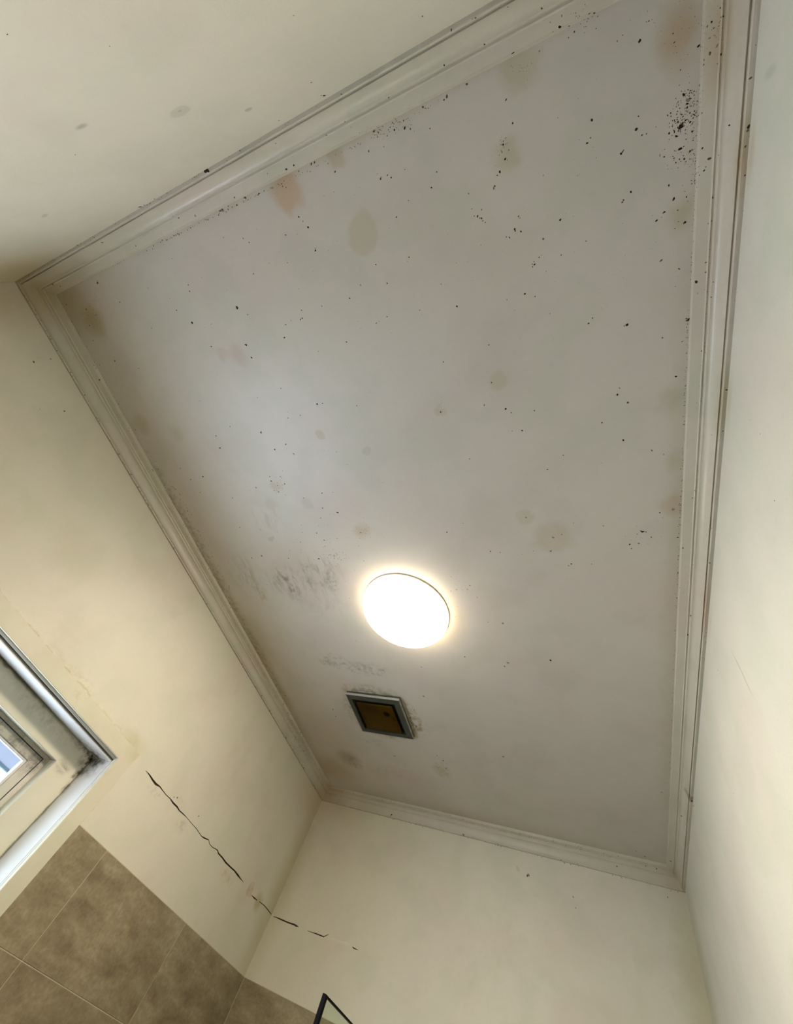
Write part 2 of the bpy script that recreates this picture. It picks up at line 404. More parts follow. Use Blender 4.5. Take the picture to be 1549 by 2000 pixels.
CRACK_FAR = [[(.0151,2.1925,.84),(.0342,2.1945,1.94),(.0718,2.1938,3.31),(.1185,2.1935,3.28),(.1534,2.1952,3.8),(.1672,2.194,4.33),(.1837,2.1935,.81)],
 [(.241,2.1933,.8),(.2657,2.1939,1.33),(.2959,2.1952,2.64),(.3203,2.1954,2.63),(.3413,2.1959,2.62),(.3499,2.2023,1.57),(.363,2.2114,.79)],
 [(.496,2.2035,.76),(.515,2.1995,2.79),(.5265,2.199,2.02),(.5406,2.1988,.76)]]
mm = lambda L: [[(a, b, c / 1000 * .85) for a, b, c in s] for s in L]
wall_left = cracked_wall('wall_left', (0, 0, WY, WZ), (OY0, OZ0, OY1, OZ1), mm(CRACK_LEFT), lambda u, v, d: (-d, u, v), 'x', M_LEFT)
wall_far = cracked_wall('wall_far', (-.2, 0, WX + .2, WZ), None, mm(CRACK_FAR), lambda u, v, d: (u, WY + d, v), 'y', M_FAR)
DX0, DX1, DZ = .80, 1.66, 2.05
wall_near = cracked_wall('wall_near', (-.2, 0, WX + .2, WZ), None, [], lambda u, v, d: (u, -d, v), 'y', M_NEAR)
# curled flake of plaster below the far crack
LIP = [(.3441,2.1958,.001),(.3841,2.2,.0045),(.4257,2.1997,.005),(.4649,2.2026,.0065),(.4935,2.2028,.0045),(.5092,2.1998,.0015)]
V, Fc = [], []
for (u, v, w) in LIP:
    V += [(u, WY - .0001, v - w * .8), (u, WY - .0016, v + w * .1), (u, WY - .0001, v + w * .8)]
for i in range(len(LIP) - 1):
    a = i * 3
    Fc += [(a, a + 1, a + 4, a + 3), (a + 1, a + 2, a + 5, a + 4)]
mesh_obj('plaster_flake', V, Fc, M_PLAS, wall_far)

# ------------------------------------------------------------------ cornice, four mitred runs
PROF = [(0.0, 0.0), (0.00778, 0.00043), (0.00907, 0.00367), (0.00918, 0.01026), (0.0121, 0.01026), (0.01231, 0.00713), (0.01236, 0.00964), (0.0125, 0.01215), (0.01274, 0.01462), (0.01307, 0.01705), (0.01349, 0.01944), (0.014, 0.02175), (0.01459, 0.02399), (0.01527, 0.02613), (0.01603, 0.02818), (0.01686, 0.03011), (0.01776, 0.03192), (0.01873, 0.03359), (0.01976, 0.03512), (0.02085, 0.0365), (0.02198, 0.03773), (0.02316, 0.03879), (0.02437, 0.03968), (0.02562, 0.04039), (0.02689, 0.04093), (0.02817, 0.04128), (0.03046, 0.04169), (0.03175, 0.04471), (0.03186, 0.05076), (0.03586, 0.05184), (0.03596, 0.04968), (0.0378, 0.05378), (0.05789, 0.05854), (0.05962, 0.07063)]
def cornice(name, side):
    V, Fc = [], []
    P = PROF + [(0.0, PROF[-1][1])]
    for end in (0, 1):
        for a, b in P:
            z = CORN + b
            if side == 'left': p = (a, a if end == 0 else WY - a, z)
            if side == 'right': p = (WX - a, a if end == 0 else WY - a, z)
            if side == 'near': p = (a if end == 0 else WX - a, a, z)
            if side == 'far': p = (a if end == 0 else WX - a, WY - a, z)
            V.append(p)
    n = len(P)
    for i in range(n):
        j = (i + 1) % n
        Fc.append((i, j, n + j, n + i))
    Fc.append(tuple(range(n))); Fc.append(tuple(range(2 * n - 1, n - 1, -1)))
    bm = bmesh.new()
    vs = [bm.verts.new(v) for v in V]
    for f in Fc: bm.faces.new([vs[k] for k in f])
    bmesh.ops.recalc_face_normals(bm, faces=list(bm.faces))
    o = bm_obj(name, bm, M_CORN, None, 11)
    return tag(o, 'structure')
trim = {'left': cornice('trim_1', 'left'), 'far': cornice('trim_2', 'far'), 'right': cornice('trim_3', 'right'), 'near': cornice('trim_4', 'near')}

# ------------------------------------------------------------------ wall tiles (one object each)
tile_cache = {}
def tile(parent, side, a0, a1, z0, z1):
    g = 0.0011
    w, h = round(a1 - a0 - 2 * g, 4), round(z1 - z0 - 2 * g, 4)
    if w < .01 or h < .01: return
    key = (side, w, h)
    if key not in tile_cache:
        lo, hi = {'left': ((0.0005, 0, 0), (0.005, w, h)), 'right': ((-0.005, 0, 0), (-0.0005, w, h)),
                  'far': ((0, -0.005, 0), (w, -0.0005, h)), 'near': ((0, 0.0005, 0), (w, 0.005, h))}[side]
        bm = box_bm(lo, hi, .0008, 1)
        me = bpy.data.meshes.new('tile'); bm.to_mesh(me); bm.free(); me.materials.append(M_TILE)
        tile_cache[key] = me
    o = bpy.data.objects.new('tile', tile_cache[key])
    o.location = {'left': (0, a0 + g, z0 + g), 'right': (WX, a0 + g, z0 + g), 'far': (a0 + g, WY, z0 + g), 'near': (a0 + g, 0, z0 + g)}[side]
    link(o, parent)
rows = [1.9586 - .2938 * k for k in range(8)]
rows = [r for r in rows if r > 0] + [0.0]
AY1, AZ0, AY0 = OY1 + ARCH, rows[3], OY0 - ARCH
AZ1 = OZ1 + .055
yj = [WY - .005] + [2.4907 - .606 * k for k in range(5)]
yj = [y for y in yj if y > 0] + [0.0]
for zi in range(len(rows) - 1):
    z1, z0 = rows[zi], rows[zi + 1]
    for yi in range(len(yj) - 1):
        b, a = yj[yi], yj[yi + 1]
        if z1 > AZ0 + .001:        # rows beside the window stop at its architrave
            if b > AY1: tile(wall_left, 'left', max(a, AY1), b, z0, z1)
            if a < AY0: tile(wall_left, 'left', a, min(b, AY0), z0, z1)
        else:
            tile(wall_left, 'left', a, b, z0, z1)
xj = [.0055, .606, 1.212, 1.818, WX]
for zi in range(len(rows) - 1):
    for k in range(4):
        tile(wall_far, 'far', xj[k], xj[k + 1], rows[zi + 1], rows[zi])
yr = [.0055] + [WY - .606 * k for k in range(5, 0, -1)] + [WY - .0055]
for zi in range(len(rows) - 1):
    for k in range(len(yr) - 1):
        tile(wall_right, 'right', yr[k], yr[k + 1], rows[zi + 1], rows[zi])
    for a, b in ((.0055, .13), (.13, DX0 - .06), (DX1 + .06, WX - .0055)):
        tile(wall_near, 'near', a, b, rows[zi + 1], rows[zi])
# grout bed behind the tiles
V = []; Fc = []
def quad(pts):
    n0 = len(V); V.extend(pts); Fc.append((n0, n0 + 1, n0 + 2, n0 + 3))
X = .0038; T = rows[0] + .001
quad([(X, AY1, 0), (X, WY, 0), (X, WY, T), (X, AY1, T)])
quad([(X, 0, 0), (X, AY0, 0), (X, AY0, T), (X, 0, T)])
quad([(X, AY0, 0), (X, AY1, 0), (X, AY1, AZ0), (X, AY0, AZ0)])
quad([(X, AY1, T), (X, WY, T), (0, WY, T), (0, AY1, T)])
quad([(X, 0, T), (X, AY0, T), (0, AY0, T), (0, 0, T)])
mesh_obj('grout', V, Fc, M_GROUT, wall_left)
V = []; Fc = []
Y = WY - .0038
quad([(0, Y, 0), (WX, Y, 0), (WX, Y, T), (0, Y, T)]); quad([(0, Y, T), (WX, Y, T), (WX, WY, T), (0, WY, T)])
mesh_obj('grout', V, Fc, M_GROUT, wall_far)

V = []; Fc = []
X2 = WX - .0038
quad([(X2, 0, 0), (X2, WY, 0), (X2, WY, T), (X2, 0, T)]); quad([(X2, 0, T), (X2, WY, T), (WX, WY, T), (WX, 0, T)])
mesh_obj('grout', V, Fc, M_GROUT, wall_right)
V = []; Fc = []
quad([(0, .0038, 0), (DX0 - .06, .0038, 0), (DX0 - .06, .0038, T), (0, .0038, T)]); quad([(0, .0038, T), (DX0 - .06, .0038, T), (DX0 - .06, 0, T), (0, 0, T)])
quad([(DX1 + .06, .0038, 0), (WX, .0038, 0), (WX, .0038, T), (DX1 + .06, .0038, T)]); quad([(DX1 + .06, .0038, T), (WX, .0038, T), (WX, 0, T), (DX1 + .06, 0, T)])
mesh_obj('grout', V, Fc, M_GROUT, wall_near)

# ------------------------------------------------------------------ window
window = empty('window_1', (0, (OY0 + OY1) / 2, OZ0), 'structure')
def bar(name, y0, y1, z0, z1, wdt, x0, x1, side, mat, bevel=0.001):
    """one mitred bar of a rectangular ring; outer rect y0..y1,z0..z1, wdt=(top,side,bottom)"""
    t, s, b = wdt
    O = [(y0, z0), (y1, z0), (y1, z1), (y0, z1)]
    I = [(y0 + s, z0 + b), (y1 - s, z0 + b), (y1 - s, z1 - t), (y0 + s, z1 - t)]
    k = {'bottom': 0, 'far': 1, 'top': 2, 'near': 3}[side]
    q = [O[k], O[(k + 1) % 4], I[(k + 1) % 4], I[k]]
    bm = bmesh.new()
    f0 = [bm.verts.new((x0, y, z)) for y, z in q]; f1 = [bm.verts.new((x1, y, z)) for y, z in q]
    bm.faces.new(f0); bm.faces.new(f1[::-1])
    for i in range(4):
        j = (i + 1) % 4
        bm.faces.new((f0[i], f1[i], f1[j], f0[j]))
    bmesh.ops.recalc_face_normals(bm, faces=list(bm.faces))
    if bevel:
        ed = [e for e in bm.edges if abs(e.verts[0].co.x - e.verts[1].co.x) < 1e-6 and e.verts[0].co.x > min(x0, x1) + 1e-5]
        bmesh.ops.bevel(bm, geom=ed, offset=bevel, segments=2, affect='EDGES')
    return put(bm_obj(name, bm, mat, window, 40), window)
SIDES = ('top', 'far', 'bottom', 'near')
for s in SIDES:
    bar('architrave', AY0, AY1, AZ0, AZ1, (AZ1 - OZ1, ARCH, .063), 0.0, 0.013, s, M_ARCH, .0012)
# white frame lining the opening: front lip, groove, deep reveal
for s in SIDES:
    bar('frame_liner', OY0, OY1 + .010, OZ0, OZ1 + .006, (.0140, .012, .012), -.0045, -.0005, s, M_FRAME, .0006)
    bar('shadow_groove', OY0, OY1 + .010, OZ0, OZ1 + .006, (.0180, .0075, .012), -.0085, -.0045, s, M_SEAL, 0)
    bar('reveal', OY0 - .002, OY1 + .010, OZ0 - .004, OZ1 + .006, (.0233, .0115, .02), -.175, -.0085, s, M_FRAME, .0006)
RZ1 = OZ1 + .006 - .0233; RY1 = OY1 + .010 - .0115; RY0 = OY0 + .0095; RZ0 = OZ0 + .016
# outer frame face at 108 mm deep
for s in SIDES:
    bar('frame', RY0, RY1, RZ0, RZ1, (RZ1 - 2.0526, RY1 - 1.5274, .09), -.146, -.108, s, M_FRAMEC, .0015)
FZ1, FY1, FY0, FZ0 = 2.0526, 1.5274, RY0 + (RY1 - 1.5274), RZ0 + .09
for s in SIDES:
    bar('sash_rebate', FY0 - .006, FY1 + .006, FZ0 - .006, FZ1 + .006, (.0179, .0265, .026), -.165, -.1462, s, M_SASH, 0)
SZ1, SY1, SY0, SZ0 = FZ1 - .0119, FY1 - .0205, FY0 + .0205, FZ0 + .02
for s in SIDES:
    bar('seal', SY0, SY1, SZ0, SZ1, (.003, .003, .003), -.165, -.1475, s, M_SEAL, 0)
for s in SIDES:
    bar('sash', SY0 + .003, SY1 - .003, SZ0 + .003, SZ1 - .003, (.0275, .036, .036), -.170, -.147, s, M_SASH, .001)
GZ1, GY1, GY0, GZ0 = SZ1 - .0305, SY1 - .039, SY0 + .039, SZ0 + .039
for s in SIDES:
    bar('glazing_bead', GY0, GY1, GZ0, GZ1, (.0075, .0105, .009), -.164, -.1490, s, M_FRAME, .002)
put(bm_obj('glass_pane', box_bm((-.162, GY0 + .002, GZ0 + .002), (-.158, GY1 - .002, GZ1 - .002)), M_GLASS, window), window)

# ------------------------------------------------------------------ closed door behind the camera
door = empty('door_1', ((DX0 + DX1) / 2, 0, 0), 'structure')
M_DOORW = plain('door_paint', (.70, .67, .58), .4)
for nm, a, b in (('door_leaf', (DX0, .0005, 0.005), (DX1, .012, DZ)), ('architrave', (DX0 - .06, .0005, 0), (DX0 - .002, .018, DZ + .06)),
                 ('architrave', (DX1 + .002, .0005, 0), (DX1 + .06, .018, DZ + .06)), ('architrave', (DX0 - .002, .0005, DZ + .002), (DX1 + .002, .018, DZ + .06))):
    put(bm_obj(nm, box_bm(a, b, .002), M_DOORW, door), door)
hd = bmesh.new(); bmesh.ops.create_uvsphere(hd, u_segments=20, v_segments=12, radius=.027)
for v in hd.verts: v.co += Vector((DX0 + .07, .06, 1.0))
put(bm_obj('door_knob', hd, plain('brushed_steel', (.6, .6, .6), .3, 1.0), door, 60), door)
put(bm_obj('knob_stem', box_bm((DX0 + .062, .012, .992), (DX0 + .078, .05, 1.008), .003), plain('brushed_steel_stem', (.6, .6, .6), .3, 1.0), door), door)

# ------------------------------------------------------------------ outside: eave over the window
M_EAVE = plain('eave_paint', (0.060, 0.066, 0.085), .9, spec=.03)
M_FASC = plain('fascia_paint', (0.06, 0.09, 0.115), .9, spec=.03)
eave = empty('roof_eave', (-.5, 1.0, 2.2), None, 'pale painted roof eave seen outside through the window glass', 'eave')
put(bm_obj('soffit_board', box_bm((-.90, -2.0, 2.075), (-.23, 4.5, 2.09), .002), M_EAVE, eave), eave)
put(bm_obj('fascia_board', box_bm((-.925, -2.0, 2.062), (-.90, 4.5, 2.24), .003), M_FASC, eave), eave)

# ------------------------------------------------------------------ ceiling light (round oyster fitting)
LC = (1.023, 1.4870, WZ); LR = 0.180
light = empty('ceiling_light', LC, None, 'round white opal dome ceiling light, switched on, beside the exhaust fan', 'ceiling light')
def lathe(name, prof, mat, parent, seg=96, angle=40):
    bm = bmesh.new()
    rings = []
    for r, z in prof:
        if r < 1e-6: rings.append([bm.verts.new((0, 0, z))])
        else: rings.append([bm.verts.new((r * math.cos(2 * math.pi * i / seg), r * math.sin(2 * math.pi * i / seg), z)) for i in range(seg)])
    for a, b in zip(rings, rings[1:]):
        for i in range(seg):
            j = (i + 1) % seg
            if len(b) == 1: bm.faces.new((a[i], a[j], b[0]))
            elif len(a) == 1: bm.faces.new((a[0], b[j], b[i]))
            else: bm.faces.new((a[i], a[j], b[j], b[i]))
    bmesh.ops.recalc_face_normals(bm, faces=list(bm.faces))
    return bm_obj(name, bm, mat, parent, angle)
m, n, l, b = new_mat('lit_opal_glass')
b.inputs['Base Color'].default_value = (.9, .88, .8, 1)
b.inputs['Emission Color'].default_value = (*LAMP_COLOR, 1)
_tc = n.new('ShaderNodeTexCoord'); _sp = n.new('ShaderNodeSeparateXYZ'); _mr = n.new('ShaderNodeMapRange'); _mr.interpolation_type = 'SMOOTHSTEP'
l.new(_tc.outputs['Object'], _sp.inputs[0]); l.new(_sp.outputs['Z'], _mr.inputs['Value'])
_mr.inputs['From Min'].default_value = -.050; _mr.inputs['From Max'].default_value = -.080
_mr.inputs['To Min'].default_value = 4.6; _mr.inputs['To Max'].default_value = LAMP_STRENGTH
l.new(_mr.outputs[0], b.inputs['Emission Strength'])
M_OPAL = m
M_RING = plain('white_enamel_base', (.8, .78, .7), .4)
lathe('base_plate', [(0, -.0002), (LR - .004, -.0002), (LR, -.002), (LR, -.0070), (LR - .002, -.0085), (0, -.0085)], M_RING, light)
dome = [(LR - .010, -.0086), (LR - .003, -.0092), (LR - .001, -.017)]
for i in range(1, 13):
    t = math.radians(90) * i / 12
    dome.append(((LR - .001) * math.cos(t) ** .55, -.017 - .066 * math.sin(t)))
dome[-1] = (0, -.083)
lathe('diffuser', dome, M_OPAL, light)

# ------------------------------------------------------------------ exhaust fan
FX0, FX1, FYA, FYB, FZ = .5422, .8413, 2.0436, 2.3406, 2.8284
fan = empty('exhaust_fan', ((FX0 + FX1) / 2, (FYA + FYB) / 2, WZ), None, 'square grey exhaust fan grille with a grimy brown centre panel on the ceiling', 'exhaust fan')
M_FANF = paint('fan_frame_grimy', (0.055, 0.060, 0.050), [((.57, 2.2, 2.83), (.018, .2, 1), (.25, .18, .12), .9, .8, 'b'), ((.70, 2.325, 2.83), (.2, .02, 1), (.5, .35, .25), .8, .8, 'b')], rough=.5, bump=.02, mottle=.15, spec=.25)
M_FAND = plain('fan_gap_shade', (.006, .006, .005), .8)
PANEL_SPOTS = [((.745, 2.155, 2.82), (.024, .022, 1), (.06, .03, .03), .97, .5, None), ((.75, 2.175, 2.82), (.022, .03, 1), (.1, .05, .04), .8, .8, 's'),
               ((.78, 2.2, 2.82), (.014, .12, 1), (.35, .15, .08), .8, .8, 'b'), ((.65, 2.13, 2.82), (.12, .06, 1), (.5, .3, .2), .7, 1, None),
               ((.60, 2.2, 2.82), (.02, .11, 1), (.3, .2, .15), .7, .9, 'b')]
M_FANP = paint('fan_panel_brown', (0.062, 0.031, 0.0015), PANEL_SPOTS, rough=.6, bump=.05, mottle=.25, wob=.004, wob_scale=70, spec=.05)
def xyring(name, x0, x1, y0, y1, w, z0, z1, mat, parent, bevel=.0015):
    bm = bmesh.new()
    O = [(x0, y0), (x1, y0), (x1, y1), (x0, y1)]
    I = [(x0 + w[0], y0 + w[1]), (x1 - w[2], y0 + w[1]), (x1 - w[2], y1 - w[3]), (x0 + w[0], y1 - w[3])]
    lo = [bm.verts.new((*p, z0)) for p in O]; hi = [bm.verts.new((*p, z1)) for p in O]
    li = [bm.verts.new((*p, z0)) for p in I]; hi_i = [bm.verts.new((*p, z1)) for p in I]
    for i in range(4):
        j = (i + 1) % 4
        bm.faces.new((lo[i], lo[j], li[j], li[i])); bm.faces.new((hi[i], hi[j], hi_i[j], hi_i[i]))
        bm.faces.new((lo[i], lo[j], hi[j], hi[i])); bm.faces.new((li[i], li[j], hi_i[j], hi_i[i]))
    bmesh.ops.recalc_face_normals(bm, faces=list(bm.faces))
    ed = [e for e in bm.edges if all(abs(v.co.z - z0) < 1e-6 for v in e.verts)]
    bmesh.ops.bevel(bm, geom=ed, offset=bevel, segments=2, affect='EDGES')
    return put(bm_obj(name, bm, mat, parent, 50), parent)
xyring('grille_frame', FX0 + .0035, FX1 - .0035, FYA + .0035, FYB - .0035, (.0245, .0325, .031, .0265), FZ, WZ - .0003, M_FANF, fan, .0012)
M_RIM = paint('fan_rim_lamp_lit', (0.36, 0.36, 0.345), [((.842, 2.2, 2.84), (.006, .3, 1), (.35, .28, .2), .8, .6, 'b')], rough=.35, mottle=.1, bump=.02)  # lamp-lit sides put into a lighter grey; right side darkened as less lit
xyring('outer_rim', FX0, FX1, FYA, FYB, (.0034, .0034, .0034, .0034), FZ + .0002, FZ + .011, M_RIM, fan, .0015)
xyring('base_rim', FX0 + .001, FX1 - .001, FYA + .001, FYB - .001, (.0024, .0024, .0024, .0024), FZ + .0111, WZ - .0003, M_FANF, fan, .0002)
put(bm_obj('gap_shade_plate', box_bm((FX0 + .01, FYA + .01, WZ - .004), (FX1 - .01, FYB - .01, WZ - .0008)), M_FAND, fan), fan)  # near-black backing: the gap's shade put in as colour, ceiling has no opening
pb = bmesh.new()
PX0, PX1, PY0, PY1 = .5885, .7885, 2.0975, 2.2985
bm = box_bm((PX0, PY0, FZ - .004), (PX1, PY1, FZ + .006), .003, 3)
put(bm_obj('centre_panel', bm, M_FANP, fan, 50), fan)
put(bm_obj('panel_stem', box_bm((PX0 + .05, PY0 + .05, FZ + .006), (PX1 - .05, PY1 - .05, WZ - .004)), M_FAND, fan), fan)

# ------------------------------------------------------------------ black framed shower screen in the far left corner
SX, SY, SZ = .862, 2.2012, 1.9147
scr = empty('shower_screen', (SX, (SY + WY) / 2, 0), None, 'clear glass shower screen with a black frame, its top corner against the far wall', 'shower screen')
put(bm_obj('post', box_bm((SX - .0065, SY, 0.0), (SX + .0065, SY + .016, SZ), .001, 2), M_BLACK, scr), scr)
put(bm_obj('top_rail', box_bm((SX - .0055, SY + .016, SZ - .0045), (SX + .0055, WY - .0055, SZ), .0008, 2), M_BLACK, scr), scr)
put(bm_obj('wall_channel', box_bm((SX - .0065, WY - .020, 0.0), (SX + .0065, WY - .0055, SZ - .0045), .001, 2), M_BLACK, scr), scr)
put(bm_obj('bottom_rail', box_bm((SX - .0065, SY + .016, 0.0), (SX + .0065, WY - .020, .02), .001, 2), M_BLACK, scr), scr)
put(bm_obj('glass_panel', box_bm((SX - .003, SY + .014, .018), (SX + .003, WY - .018, SZ - .003)), M_SGLASS, scr), scr)

